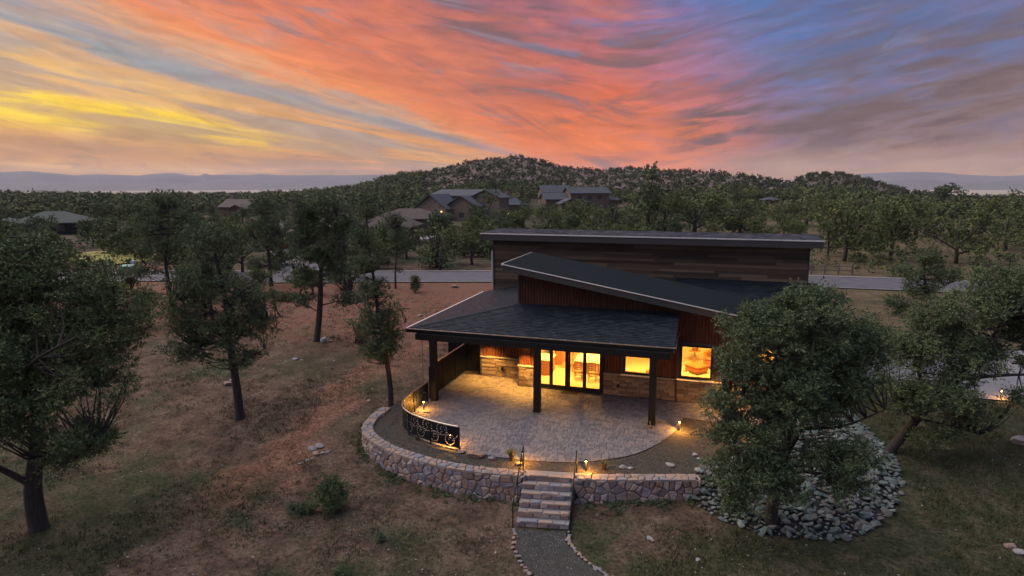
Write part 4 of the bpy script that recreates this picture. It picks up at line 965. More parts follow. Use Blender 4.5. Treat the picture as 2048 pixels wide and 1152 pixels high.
def joined(items, src, name, m_, parent=None, origin=(0, 0, 0)):
    data = []
    for me in src:
        v = np.empty(len(me.vertices)*3); me.vertices.foreach_get('co', v); v = v.reshape(-1, 3); f = np.array([p.vertices[:] for p in me.polygons]); data.append((v, f))
    VV, FF, TT = [], [], []; off = 0
    for (loc, ro, sc) in items:
        v, f = data[rnd.randrange(len(data))]
        mt = np.array(Matrix.Rotation(ro[2], 3, 'Z') @ Matrix.Rotation(ro[0], 3, 'X') @ Matrix.Rotation(ro[1], 3, 'Y'))
        q = (v*np.array(sc))@mt.T+np.array(loc)-np.array(origin); VV.append(q); FF.append(f+off); TT.append(np.full(len(v), rnd.random())); off += len(v)
    o = put(name, np_mesh(name, np.concatenate(VV), np.concatenate(FF), False, np.concatenate(TT)), m_, parent); return o
items = []
for p in rest:
    sc, ro = rock_xf(); items.append((p+np.array([0, 0, .04]), ro, sc))
o = joined(items, RK, 'loose_stones', M['riprap'], re_, (16.5, -2.5, -.6)); o['kind'] = 'stuff'
# single boulders
def boulder(x, y, z, s_, label, src, flat=1.0, grp=None, rz=None, name='boulder'):
    s_ = s_*.72; sc = (s_*rnd.uniform(.95, 1.35), s_*rnd.uniform(.8, 1.0), s_*max(flat, .7)*1.2)
    o = put(name, rnd.choice(src), None, None, (x, y, z+s_*flat*.3), (rnd.uniform(-.1, .1), rnd.uniform(-.1, .1), rnd.uniform(0, 6) if rz is None else rz), sc)
    return tag(o, label, 'rock', grp)
boulder(4.35, -5.45, -.02, .48, 'broad flat pinkish boulder between the black railing end and the grass tuft', RD, .55, rz=0.2)
boulder(5.05, -5.55, -.02, .20, 'small pale grey rock beside the broad flat boulder', RP, 1.0)
boulder(3.62, -5.32, -.02, .22, 'tan rock at the foot of the railing end post', RD, .7)
boulder(-.02, -2.3, -.02, .30, 'lit tan rock inside the railing bend by the path light', RD, .6)
boulder(.35, -1.7, -.02, .24, 'smaller lit rock just below the left porch post', RD, .6)
boulder(6.22, -5.7, -.03, .22, 'amber lit rock against the left handrail', RD, .8)
boulder(10.15, -4.75, -.03, .20, 'white rock in the bed right of the steps, left of its pair', RP, .9)
boulder(10.42, -4.72, -.03, .15, 'small white rock in the bed right of the steps, right of its pair', RP, .8)
boulder(11.85, -4.0, -.03, .22, 'greyish pink rock in the bed above the short wall end', RP, .8)
boulder(12.75, -2.75, -.03, .18, 'pale rock under the left branches of the right front tree', RP, .8)
boulder(12.9, -3.1, -.03, .14, 'little pale rock touching the rock under the tree branches', RP, .8)
boulder(13.3, -4.2, -.05, .20, 'white rock at the right end of the short retaining wall', RP, .8)
p = G(648, 685); boulder(p[0], p[1], p[2], .42, 'pale upright boulder leaning at the foot of the bent left pine', RP, 1.5)
p = G(661, 683); boulder(p[0], p[1], p[2], .16, 'fist sized stone right of the pale upright boulder', RP, 1.0)
p = G(456, 770); boulder(p[0], p[1], p[2], .40, 'low reddish grey boulder left of the straight pine trunk', RD, .8)
p = G(467, 763); boulder(p[0], p[1], p[2], .30, 'dark grey boulder touching the straight pine trunk', RP, .9)
p = G(910, 575); boulder(p[0], p[1], p[2], .62, 'brown hump of rock on the red ground near the road', RD, .8)
p = G(838, 632); boulder(p[0], p[1], p[2], .42, 'flat tan rock on the red slope above the porch corner', RD, .5)
p = G(813, 617); boulder(p[0], p[1], p[2], .28, 'small dark rock on the red slope up from the flat tan rock', RD, .7)
p = G(2040, 886); boulder(p[0], p[1], p[2], .60, 'blocky pale boulder at the right edge of the grassy slope', RP, .8)
p = G(1300, 1078); boulder(p[0], p[1], p[2], .16, 'grey rock on the lower ground right of the gravel path', RP, .9)
p = G(1306, 1083); boulder(p[0], p[1], p[2], .11, 'small reddish rock right beside the grey rock on the lower ground', RD, .9)
p = G(1396, 1121); boulder(p[0], p[1], p[2], .14, 'pale bluish rock near the bottom edge right of the path', RP, .9)
p = G(1820, 870); boulder(p[0], p[1], p[2], .30, 'grey rock beyond the foot of the leaning tree', RP, .7)
p = G(738, 803); boulder(p[0], p[1], p[2], .2, 'small dark rock on the slope left of the retaining wall', RD, .7)
p = G(2020, 1095); boulder(p[0], p[1], p[2], .26, 'pinkish rock cluster stone at the lower right corner', RD, .8)
p = G(2040, 1108); boulder(p[0], p[1], p[2], .26, 'dark bluish rock at the lower right corner', RP, .8)
p = G(600, 722); 
for k, (px, py, s_, lb) in enumerate([(590, 719, .30, 'white rock topping the scattered stones in the clearing'), (572, 724, .15, 'small stone left of the white rock in the clearing'), (560, 722, .13, 'flat chip at the left of the clearing stones'), (603, 720, .12, 'small stone right of the white rock in the clearing'),
                                    (625, 898, .30, 'larger slab of the little rock pile left of the retaining wall'), (640, 893, .32, 'topmost slab of the little rock pile left of the retaining wall'), (632, 908, .26, 'reddish slab in front in the little rock pile'), (645, 907, .16, 'grey stone right of the reddish slab in the rock pile'), (655, 905, .14, 'small stone at the right tip of the rock pile'),
                                    (624, 918, .14, 'small stone at the front of the rock pile'), (600, 928, .12, 'lone stone a step left of the rock pile'), (615, 921, .12, 'small stone between the lone stone and the rock pile'), (692, 742, .16, 'grey stone on the red ground left of the columnar pine'), (668, 722, .12, 'white chip on the red ground above the grey stone')]):
    p = G(px, py); boulder(p[0], p[1], p[2], s_, lb, RD if 'reddish' in lb else RP, .6)
# path and edging
PC = smooth_line([(7.85, -8.35), (8.0, -9.0), (8.4, -9.6), (9.2, -10.35), (10.6, -11.2), (12.5, -12.1)], 8)
strip(PC, -.85, .85, .035, 'gravel_path', M['gravel'])
for sgn, lb in ((1, 'left line of small stones edging the gravel path'), (-1, 'right line of small stones edging the gravel path')):
    T = np.gradient(PC, axis=0); T /= np.linalg.norm(T, axis=1)[:, None]; N = np.stack([-T[:, 1], T[:, 0]], 1)*(-sgn)
    q0 = PC[0]+N[0]*.95; e = empty('path_edging', onz(*q0), lb, 'path edging')
    cum = np.concatenate([[0], np.cumsum(np.linalg.norm(np.diff(PC, axis=0), axis=1))]); s_ = 0
    while s_ < cum[-1]-.2:
        c = np.array([np.interp(s_, cum, PC[:, k]+N[:, k]*(.93+rnd.uniform(-.05, .05))) for k in (0, 1)]); z = float(g(*c))
        sz = rnd.uniform(.055, .10); put('stone', rnd.choice(RE), None, e, tuple(np.array([c[0], c[1], z+.05])-np.array(e.location)), (rnd.uniform(-.3, .3), rnd.uniform(-.3, .3), rnd.uniform(0, 6)), (sz*1.3, sz, sz*.8))
        s_ += sz*1.9

# ------------------------------------------------------------------ perforated curved railing
RL = smooth_line([(-.22, -.22), (-.24, -1.2), (-.22, -2.3), (-.08, -3.2), (.35, -3.95), (1.05, -4.5), (2.0, -4.90), (2.8, -5.12), (3.52, -5.24)], 10)
seg = np.linalg.norm(np.diff(RL, axis=0), axis=1); cum = np.concatenate([[0], np.cumsum(seg)]); LL = cum[-1]
e = empty('patio_railing', (0, 0, 0), 'curved black metal railing cut with swirls of dots round the patio corner', 'railing')
holes = []
c = LL-.45; k = 0
while c > .3:
    cz = .40 if k % 2 == 0 else .78; rr0 = .22 if k % 2 == 0 else .25
    nn_ = 17
    for q in range(nn_):
        t_ = q/nn_*2*math.pi; holes.append((c+rr0*math.cos(t_), cz+rr0*math.sin(t_), .026))
    for q in range(6): t_ = q*.8; rr1 = rr0*(.65-.1*q); holes.append((c+rr1*math.cos(t_), cz+rr1*math.sin(t_), .02))
    for q in range(4): holes.append((c+.28+.05*q, cz+(.12 if k % 2 == 0 else -.1)+.06*q*(1 if k % 2 == 0 else -1), .022))
    c -= .40; k += 1
cs_ = .019; ns = int(LL/cs_); nz = int(.86/cs_); H2 = np.array(holes)
sg, zgd = np.meshgrid((np.arange(ns)+.5)*LL/ns, .13+(np.arange(nz)+.5)*.86/nz, indexing='ij')
dead_ = np.zeros(sg.shape, bool)
for hx_, hz_, hr_ in holes: dead_ |= (sg-hx_)**2+(zgd-hz_)**2 < hr_**2
vs = np.linspace(0, LL, ns+1); vx = np.interp(vs, cum, RL[:, 0]); vy = np.interp(vs, cum, RL[:, 1]); vz = .13+np.arange(nz+1)*.86/nz
Vp = np.stack([np.repeat(vx, nz+1), np.repeat(vy, nz+1), np.tile(vz, ns+1)], 1)
i_, j_ = np.nonzero(~dead_); Fp = np.stack([i_*(nz+1)+j_, (i_+1)*(nz+1)+j_, (i_+1)*(nz+1)+j_+1, i_*(nz+1)+j_+1], 1)
put('perforated_panel', np_mesh('perforated_panel', Vp, Fp), M['black'], e)
put('top_rail', MB().tube([(*RL[i], 1.03) for i in range(0, len(RL), 2)], .034, 8).mesh('top_rail', True), M['bronze'], e)
put('bottom_rail', MB().tube([(*RL[i], .13) for i in range(0, len(RL), 2)], .02, 6).mesh('bottom_rail'), M['black'], e)
for s_ in np.linspace(.1, LL, 6):
    x, y = np.interp(s_, cum, RL[:, 0]), np.interp(s_, cum, RL[:, 1]); put('post', MB().box(x-.025, y-.025, -.05, x+.025, y+.025, 1.02).mesh('post'), M['black'], e)
# screen fences
def picket_fence(p0, p1, h, label, cap=True, name='screen_fence'):
    p0 = np.array(p0, float); p1 = np.array(p1, float); L = np.linalg.norm(p1-p0); a = math.atan2(*(p1-p0)[::-1])
    e = empty(name, (p0[0], p0[1], 0), label, 'fence', None, a)
    n = int(L/.075); V, F = [], []; mb = MB()
    for k in range(n): mb.box(k*.075, -.012, .08, k*.075+.052, .012, h-.05)
    o = mb.build('picket', M['black'], e); o['kind'] = 'stuff'
    put('bottom_rail', MB().box(0, -.03, .05, L, .03, .10).mesh('bottom_rail'), M['black'], e)
    put('top_rail', MB().box(0, -.025, h-.04, L, .025, h).mesh('top_rail'), M['bronze'] if cap else M['black'], e)
    k = 0.
    while k <= L+.01: put('post', MB().box(k-.035, -.04, 0, k+.035, .04, h-.051).mesh('post'), M['black'], e); k += L/max(1, round(L/1.5))
picket_fence((-.35, .25), (-.35, 5.15), 1.70, 'tall black slatted fence along the left edge of the patio')
picket_fence((-1.45, 5.25), (-1.45, 11.0), 1.70, 'black slatted fence running back beside the house flank', False)
picket_fence((-1.40, 5.2), (.80, 5.2), 1.75, 'black cross fence closing the side yard behind the patio', False)
# rain chains
def rain_chain(x, y, z0, z1, label, dish):
    e = empty('rain_chain', (x, y, z0), label, 'rain chain', 'rain chains hanging from the porch gutter')
    n = int((z1-z0)/.11); mb = MB()
    for k in range(n): mb.lathe([(.012, .0), (.032, .07), (.012, .09)], (0, 0, k*.11), 6)
    put('chain', mb.mesh('chain'), M['copper'], e)
    if dish: put('dish', MB().lathe([(.08, .0), (.17, .05), (.16, .06), (.06, .02)], (0, 0, -.02), 12).mesh('dish'), M['copper'], e)
rain_chain(-.62, .04, .02, 3.44, 'thin copper rain chain hanging left of the left porch post', False)
rain_chain(10.75, -.53, .03, .42, 'short copper chain end over a small dish by the right porch post', True)

# ------------------------------------------------------------------ path lights
def path_light(x, y, z, pw, label, gy=-.0):
    e = empty('path_light', (x, y, z), label, 'path light', 'low bollard lights in the beds')
    put('stem', MB().tube([(0, 0, 0), (0, 0, .38)], .022, 8).mesh('stem'), M['black'], e)
    put('lens', MB().lathe([(.024, .38), (.028, .44)], n=8).mesh('lens'), M['lamp'], e)
    put('cap', MB().lathe([(.07, .445), (.02, .475)], n=10).mesh('cap'), M['black'], e)
    point('path_glow', (x+.05, y-.11, z+.36), pw*10, (1, .40, .05), .02)
path_light(.05, -1.35, -.02, 7, 'lit path light inside the railing below the left porch post')
path_light(2.9, -4.72, -.02, 9, 'lit path light behind the railing end panel')
path_light(6.28, -5.45, -.03, 8, 'lit path light hidden beside the left handrail')
path_light(8.82, -5.45, -.03, 9, 'lit path light just right of the right handrail')
path_light(12.0, -.35, -.02, 11, 'lit path light at the right edge of the patio paving')
path_light(14.2, .6, -.02, 14, 'lit path light shining through the right front tree')
path_light(17.6, 4.6, 0, 10, 'lit path light beyond the house corner behind the tree')
p = G(2001, 798); path_light(p[0], p[1], p[2], 3, 'lit path light at the driveway edge on the far right')
p = G(1384, 705)
# patio chair glimpsed through the tree
pc = empty('patio_chair', (15.3, 2.6, .01), 'rounded patio chair half hidden by the right front tree', 'chair', None, .5)
put('seat', MB().lathe([(.26, .34), (.30, .38), (.28, .44)], n=16).mesh('seat'), M['rock'], pc); put('backrest', MB().add([(.30*math.cos(a), .30*math.sin(a), z) for z in (.42, .85) for a in np.linspace(.4, 2.7, 9)]+[(.34*math.cos(a), .34*math.sin(a), z) for z in (.42, .85) for a in np.linspace(.4, 2.7, 9)], [(i, i+1, i+10, i+9) for i in range(8)]+[(18+i, 27+i, 28+i, 19+i) for i in range(8)]+[(9+i, 10+i, 28+i, 27+i) for i in range(8)]).mesh('backrest'), M['rock'], pc)
for k in range(4): put('leg', MB().tube([(.2*math.cos(k*1.57+.7), .2*math.sin(k*1.57+.7), .36), (.25*math.cos(k*1.57+.7), .25*math.sin(k*1.57+.7), 0)], .018, 6).mesh('leg'), M['black'], pc)

# ------------------------------------------------------------------ foliage
def leaf_cloud(centers, radii, per, size, seed, flat=.7, wid=.30):
    """many small leaf faces spread through clumps; returns V, F, tone"""
    r = np.random.RandomState(seed); n = len(centers)*per
    m_ = 8; per = max(1, per//m_)*m_; ks_ = per//m_; nc = len(centers); n = nc*per
    C0 = np.repeat(np.asarray(centers), ks_, 0); R0 = np.repeat(np.asarray(radii), ks_); ns_ = nc*ks_
    d0 = r.normal(size=(ns_, 3)); d0 /= np.linalg.norm(d0, axis=1)[:, None]
    sdir = d0*.9+r.normal(size=(ns_, 3))*.35+np.array([0, 0, .25]); sdir /= np.linalg.norm(sdir, axis=1)[:, None]
    org = C0+d0*(R0*(.15+.55*r.rand(ns_)))[:, None]*np.array([1, 1, flat]); sl_ = R0*(.45+.6*r.rand(ns_))
    tt = (np.tile(np.arange(m_), ns_)+.5)/m_
    P = np.repeat(org, m_, 0)+np.repeat(sdir*sl_[:, None], m_, 0)*tt[:, None]*np.array([1, 1, flat*.9+.1])
    q_ = r.normal(size=(n, 3)); q_ /= np.linalg.norm(q_, axis=1)[:, None]
    ax = np.repeat(sdir, m_, 0)*.75+q_*.75; ax /= np.linalg.norm(ax, axis=1)[:, None]
    P = P+q_*size*.15
    sd_ = np.cross(ax, r.normal(size=(n, 3))); sd_ /= np.linalg.norm(sd_, axis=1)[:, None]
    L = size*(.55+.8*r.rand(n))[:, None]; Wd = L*wid*(.6+.6*r.rand(n))[:, None]
    V = np.stack([P-sd_*Wd, P+sd_*Wd, P+ax*L], 1).reshape(-1, 3); F = np.arange(3*n).reshape(-1, 3)
    tn = np.repeat(np.repeat(r.rand(len(centers))*.7, per)+r.rand(n)*.3, 3)
    return V, F, tn
def in_ells(ells, n, seed):
    r = np.random.RandomState(seed); vol = np.array([e[3]*e[4]*e[5] for e in ells])**.8; vol = vol/vol.sum(); out = []
    for e, k in zip(ells, np.round(vol*n).astype(int)):
        for _ in range(max(k, 3)):
            d = r.normal(size=3); d /= np.linalg.norm(d); q = r.rand()**.55
            out.append(np.array(e[:3])+d*q*np.array(e[3:6]))
    return out
def hero_tree(name, label, base, trunk, limbs, ells, n_clump, seed, leaf='leaf', tr=.22, clr=.42, per=95, lsize=.17, kind='tree', extra_dead=0):
    """trunk/limbs: lists of (x right, y depth, z up) in metres in the tree's own frame (x across, y away)"""
    e = empty(name, tuple(base), label, kind, None, az0)
    mb = MB(); tp = smooth_line(trunk, 5); nt = len(tp)
    mb.tube([tuple(p) for p in tp], [tr*(1.35 if i == 0 else 1)*(1-.78*i/(nt-1)) for i in range(nt)], 9)
    skel = [(p, i/nt) for i, p in enumerate(tp) if i > nt*.25]
    for lb, lr_ in limbs:
        lp = smooth_line(lb, 4); m_ = len(lp); mb.tube([tuple(p) for p in lp], [lr_*(1-.75*i/(m_-1)) for i in range(m_)], 7)
        skel += [(p, .5) for p in lp[2:]]
    cs = in_ells(ells, int(n_clump*1.45), seed); r = random.Random(seed)
    SK = np.array([s_[0] for s_ in skel])
    for c_ in cs:
        dd = np.linalg.norm(SK-c_, axis=1)+np.clip(SK[:, 2]-c_[2]+.2, 0, 9)*1.2; a = SK[dd.argmin()]
        mid = (a+c_)/2+np.array([r.uniform(-.15, .15), r.uniform(-.15, .15), -.12*np.linalg.norm(c_-a)])
        L = np.linalg.norm(c_-a); mb.tube([a, mid, c_], [.018+.016*L, .014+.008*L, .008], 4, cap=False)
    tk = mb.build('trunk', M['bark'], e, True)
    rad = [clr*.95*r.uniform(.5, 1.3) for _ in cs]
    V, F, tn = leaf_cloud(cs, rad, int(per*1.6), lsize*.6, seed+1, .75, .24)
    put('crown', np_mesh('crown', V, F, False, tn), M[leaf], e)
    if extra_dead:
        for _ in range(extra_dead):
            mb = MB()
            a = SK[r.randrange(len(SK))]; d = np.array([r.uniform(-1, 1), r.uniform(-1, 1), r.uniform(-.2, .9)]); L = r.uniform(.5, 1.5)
            m1 = a+d*L*.5+np.array([0, 0, .1]); mb.tube([a, m1, a+d*L], [.03, .018, .006], 4, cap=False)
            mb.tube([m1, m1+np.array([r.uniform(-.4, .4), r.uniform(-.4, .4), .35])], [.012, .004], 4, cap=False)
            mb.build('dead_branch', M['dead'], e)
    return e
def pxf(base, bpx, bpy_):
    k = ((base-CAM)@_F2)/CF
    return lambda x, y, d=0: np.array([(x-bpx)*k, d, (bpy_-y)*k*1.01]), k
def hero(name, label, bx, by, trunk, limbs, ells, n, seed, **kw):
    B = G(bx, by); f, k = pxf(B, bx, by)
    T = [f(*q) for q in trunk]; T[0][2] -= .15
    Lb = [([f(*q) for q in l], r_) for l, r_ in limbs]
    El = []
    for (x, y, rx, ry, d, rd) in ells: c_ = f(x, y, d); El.append((c_[0], c_[1], c_[2], rx*k, rd, ry*k))
    return hero_tree(name, label, B, T, Lb, El, n, seed, **kw)
# big tree on the far left
hero('juniper_tree', 'huge broad juniper with a forked trunk filling the left edge', 78, 1055,
     [(78, 1055), (76, 980), (84, 900, .2), (92, 800, .4), (86, 690, .3), (80, 560, 0)],
     [([(78, 965), (30, 905, -.6), (-40, 840, -1.2), (-120, 780, -1.5)], .13), ([(88, 940), (130, 905, -.5), (200, 890, -1.0), (260, 850, -1.2)], .12), ([(88, 850, .3), (120, 770, .8), (170, 690, 1.2), (230, 620, 1.5)], .14),
      ([(88, 800, .3), (50, 730, .8), (20, 640, 1.0), (-30, 560, .8)], .14), ([(90, 780), (140, 720, -1), (200, 680, -1.8), (280, 640, -2)], .10), ([(86, 700), (110, 620), (130, 540, .5), (120, 480, .3)], .09), ([(86, 790), (20, 740, -1.5), (-60, 700, -2.2)], .09)],
     [(70, 520, 110, 60, 0, 2.0), (150, 590, 120, 70, .6, 2.2), (-20, 600, 120, 90, .5, 2.2), (240, 640, 85, 70, .8, 1.8), (90, 680, 140, 80, -.4, 2.4), (-50, 740, 110, 80, -.5, 2.2), (230, 740, 85, 62, -.6, 1.8), (130, 790, 110, 50, -1.6, 1.5), (250, 830, 75, 42, -1.2, 1.2), (-60, 840, 90, 50, -1, 1.5), (190, 870, 70, 30, -1.2, .9)],
     640, 101, tr=.34, clr=.46, per=120, lsize=.17, leaf='leaf')
hero('pinyon_pine', 'straight trunked pine with open lower branches standing in the left clearing', 480, 835,
     [(480, 835), (478, 770), (472, 680), (468, 600, .1), (460, 530), (452, 470)],
     [([(473, 690), (510, 650, .5), (560, 640, .9)], .07), ([(470, 640), (430, 600, -.4), (380, 590, -.8)], .06), ([(468, 620), (510, 580, -.4), (545, 560, -.6)], .06), ([(462, 560), (420, 520, .4), (390, 480, .6)], .06), ([(458, 530), (490, 480, .3), (510, 445, .3)], .05), ([(476, 730), (520, 705, -.3), (548, 690, -.5)], .045), ([(474, 700), (430, 690, .5), (395, 700, .8)], .045)],
     [(455, 480, 60, 36, 0, 1.3), (430, 555, 70, 42, 0, 1.5), (500, 600, 62, 46, 0, 1.5), (395, 620, 62, 48, -.2, 1.4), (455, 660, 90, 44, 0, 1.7), (530, 640, 38, 42, .3, 1.1), (385, 700, 50, 30, 0, 1.1), (500, 715, 50, 24, -.2, .9)],
     330, 102, tr=.23, clr=.36, per=85, lsize=.15, leaf='leafdark', extra_dead=12)
hero('pinyon_pine', 'bent pine leaning right over a pale boulder, left of the porch', 632, 682,
     [(632, 682), (640, 640), (646, 590), (650, 540), (668, 500, .2), (690, 470, .3), (690, 430)],
     [([(650, 540), (630, 490, .5), (610, 450, .6), (612, 415, .5)], .11), ([(648, 575), (610, 560, .3), (590, 540, .5)], .06), ([(645, 610), (680, 600, -.3), (710, 580, -.4)], .06), ([(642, 625), (615, 610), (598, 615, -.2)], .04), ([(668, 500), (710, 480, -.6), (735, 460, -.7)], .06)],
     [(655, 420, 62, 30, 0, 1.7), (620, 460, 50, 30, .3, 1.4), (700, 460, 50, 30, 0, 1.5), (650, 505, 66, 26, 0, 1.6), (612, 555, 36, 22, 0, 1.1), (690, 545, 48, 22, -.2, 1.2), (702, 595, 34, 20, -.3, 1.0), (608, 598, 26, 20, 0, .8)],
     330, 103, tr=.24, clr=.40, per=85, lsize=.19, leaf='leafdark', extra_dead=8)
hero('pinyon_pine', 'tall narrow pine growing at the left end of the retaining wall', 782, 812,
     [(782, 812), (781, 760), (774, 700), (765, 640), (758, 560), (750, 480), (748, 420)],
     [([(775, 705), (745, 690, -.3), (720, 680, -.4)], .04), ([(768, 660), (800, 650, .3), (815, 645, .3)], .04), ([(764, 630), (730, 615), (712, 600, .2)], .04), ([(758, 570), (790, 550, -.3)], .03)],
     [(765, 690, 52, 32, 0, 1.2), (732, 655, 26, 26, 0, .8), (768, 630, 46, 32, 0, 1.1), (790, 665, 26, 30, 0, .8), (752, 580, 42, 28, 0, 1.0), (748, 530, 38, 26, 0, .9), (742, 480, 36, 24, 0, .9), (748, 430, 26, 22, 0, .6), (748, 405, 12, 12, 0, .3)],
     270, 104, tr=.15, clr=.29, per=85, lsize=.125, leaf='leafdark')
hero('juniper_tree', 'large spreading juniper with many trunks in front of the house right corner', 1538, 1052,
     [(1538, 1052), (1542, 1000), (1546, 940), (1565, 880, .2), (1590, 800, .4), (1605, 720, .4), (1600, 640, .3)],
     [([(1544, 990), (1542, 900, -.2), (1540, 810, -.3), (1525, 720, -.3), (1510, 640, -.2)], .13), ([(1548, 930), (1600, 860, .5), (1640, 790, .9), (1680, 720, 1.0), (1710, 660, 1.0)], .12), ([(1542, 900), (1500, 850, -.6), (1450, 830, -1), (1405, 850, -1.1)], .09),
      ([(1541, 830), (1490, 790, .2), (1440, 780, .3)], .07), ([(1585, 830), (1570, 740, .8), (1560, 640, .9), (1545, 590, .8)], .09), ([(1600, 860, .5), (1660, 840, -.2), (1730, 800, -.5)], .07), ([(1546, 950), (1490, 930, -.8), (1430, 940, -1.1)], .07), ([(1550, 930), (1620, 920, -.8), (1680, 900, -1.2)], .07)],
     [(1590, 610, 80, 32, .3, 1.6), (1500, 650, 75, 45, 0, 1.6), (1620, 680, 90, 45, .5, 1.7), (1690, 665, 50, 40, .8, 1.2), (1470, 720, 60, 42, -.1, 1.3), (1560, 745, 85, 40, 0, 1.7), (1680, 755, 70, 42, .5, 1.4), (1440, 835, 56, 34, -.8, 1.1), (1510, 830, 55, 32, -.6, 1.1), (1460, 915, 68, 40, -.9, 1.2), (1540, 925, 55, 38, -.9, 1.1), (1640, 880, 74, 36, -.9, 1.1), (1650, 935, 40, 26, -1.1, .8), (1440, 965, 50, 22, -1.2, .7), (1740, 700, 36, 44, .6, 1.0), (1500, 880, 50, 30, -1.0, .9), (1530, 790, 90, 36, -.3, 1.3), (1610, 810, 80, 36, .2, 1.3), (1420, 780, 40, 30, -.4, .8)],
     820, 105, tr=.24, clr=.36, per=105, lsize=.145, leaf='leafdark')
hero('juniper_tree', 'dark juniper leaning right beyond the stone apron with a bare drooping bough', 1772, 905,
     [(1772, 905), (1805, 865), (1850, 810, .1), (1900, 755, .2), (1950, 700, .3), (1985, 640, .3)],
     [([(1850, 810), (1840, 750, .6), (1830, 690, .8), (1850, 640, .8)], .11), ([(1900, 755), (1960, 740, -.5), (2020, 735, -.8), (2080, 745, -1)], .09), ([(1880, 780), (1930, 690, -.6), (1950, 620, -.7)], .09), ([(1830, 835), (1880, 840, -.6), (1920, 850, -.9)], .06), ([(1825, 845), (1790, 800, -.4), (1750, 770, -.6)], .07)],
     [(1960, 610, 85, 40, .3, 1.7), (1985, 560, 60, 34, .3, 1.3), (2030, 590, 60, 36, .3, 1.4), (2040, 640, 75, 60, .2, 1.8), (1880, 650, 75, 48, .6, 1.6), (1810, 700, 60, 48, .4, 1.4), (1920, 710, 90, 38, 0, 1.6), (1780, 780, 60, 40, -.2, 1.3), (1860, 770, 80, 36, -.5, 1.4), (1920, 815, 56, 26, -.7, 1.0), (1840, 850, 50, 26, -.7, .9), (2060, 715, 50, 26, -.6, 1.0), (1990, 780, 30, 16, -.8, .6)],
     620, 106, tr=.22, clr=.40, per=100, lsize=.16, leaf='leafdark', extra_dead=14)
hero('pinyon_pine', 'slim pine with a crooked bare stem rising behind the leaning juniper', 1838, 742,
     [(1838, 742), (1832, 690), (1828, 640), (1836, 590), (1826, 540), (1830, 505)],
     [([(1828, 640), (1800, 620), (1785, 610)], .04), ([(1836, 590), (1870, 570), (1895, 560)], .045), ([(1830, 560), (1800, 545), (1785, 540)], .035)],
     [(1832, 515, 30, 18, 0, .7), (1800, 545, 26, 16, 0, .7), (1868, 550, 34, 18, 0, .8), (1830, 575, 40, 18, 0, .8), (1790, 610, 30, 20, 0, .8), (1860, 620, 40, 24, 0, .9)],
     120, 107, tr=.15, clr=.34, per=80, lsize=.16, leaf='leafdark')
hero('juniper_bush', 'wispy young juniper bush on the lower ground left of the wall', 662, 1020, [(662, 1020), (662, 990), (664, 955)], [([(662, 1010), (640, 990), (630, 970)], .02), ([(662, 1010), (685, 990), (692, 975)], .02)],
     [(662, 960, 20, 18, 0, .35), (650, 985, 24, 20, 0, .45), (678, 985, 24, 22, 0, .45), (662, 1005, 34, 16, 0, .55)], 60, 108, tr=.03, clr=.20, per=130, lsize=.085, leaf='leaf', kind='bush')
hero('low_shrub', 'low dark green shrub touching the wispy juniper bush', 602, 1026, [(602, 1026), (602, 1012)], [([(602, 1024), (585, 1012)], .01)], [(592, 1018, 24, 9, 0, .35), (618, 1016, 22, 10, 0, .35)], 26, 109, tr=.02, clr=.16, per=110, lsize=.075, leaf='leafdark', kind='bush')
hero('low_shrub', 'dark shrub at the bottom edge left of the gravel path', 688, 1156, [(688, 1156), (688, 1140)], [([(688, 1150), (670, 1142)], .01)], [(690, 1146, 26, 10, 0, .35)], 20, 110, tr=.02, clr=.16, per=110, lsize=.075, leaf='leafdark', kind='bush')
hero('low_shrub', 'tiny dark shrub on the bare ground below the retaining wall', 762, 1082, [(762, 1082), (762, 1070)], [], [(762, 1074, 9, 8, 0, .14)], 8, 111, tr=.015, clr=.12, per=90, lsize=.06, leaf='leafdark', kind='bush')
hero('juniper_bush', 'small egg shaped juniper on the red ground beside the road', 831, 585, [(831, 585), (831, 555)], [([(831, 580), (824, 570)], .03)], [(831, 572, 12, 10, 0, .55), (831, 559, 9, 9, 0, .4)], 46, 112, tr=.06, clr=.26, per=110, lsize=.12, leaf='leaf', kind='bush')
hero('juniper_bush', 'spreading dark bush under the pines near the side road', 565, 602, [(565, 602), (565, 590)], [([(565, 600), (545, 590)], .03)], [(550, 592, 24, 9, 0, 1.0), (580, 592, 20, 9, 0, 1.0)], 50, 113, tr=.05, clr=.34, per=80, lsize=.15, leaf='leaf', kind='bush')
hero('pinyon_pine', 'thin dark pine standing at the near kerb left of the egg shaped juniper', 791, 577, [(791, 577), (792, 540), (796, 500), (797, 460)], [([(793, 540), (805, 530)], .03)], [(796, 470, 22, 18, 0, .9), (797, 495, 20, 16, 0, .9), (790, 440, 24, 16, 0, .9), (800, 540, 14, 5, 0, .5)], 80, 114, tr=.13, clr=.42, per=60, lsize=.2, leaf='leafdark')
hero('pinyon_pine', 'tall dark pine with a thick stem at the mouth of the side road', 543, 572, [(543, 572), (542, 530), (540, 480), (538, 430)], [([(541, 500), (520, 480)], .06), ([(540, 480), (565, 465)], .06)], [(538, 415, 30, 20, 0, 1.4), (525, 450, 34, 20, 0, 1.5), (560, 460, 30, 20, 0, 1.4), (540, 490, 36, 16, 0, 1.5), (515, 530, 22, 18, 0, 1.0), (560, 535, 22, 12, 0, .9)], 150, 115, tr=.22, clr=.5, per=60, lsize=.24, leaf='leafdark')
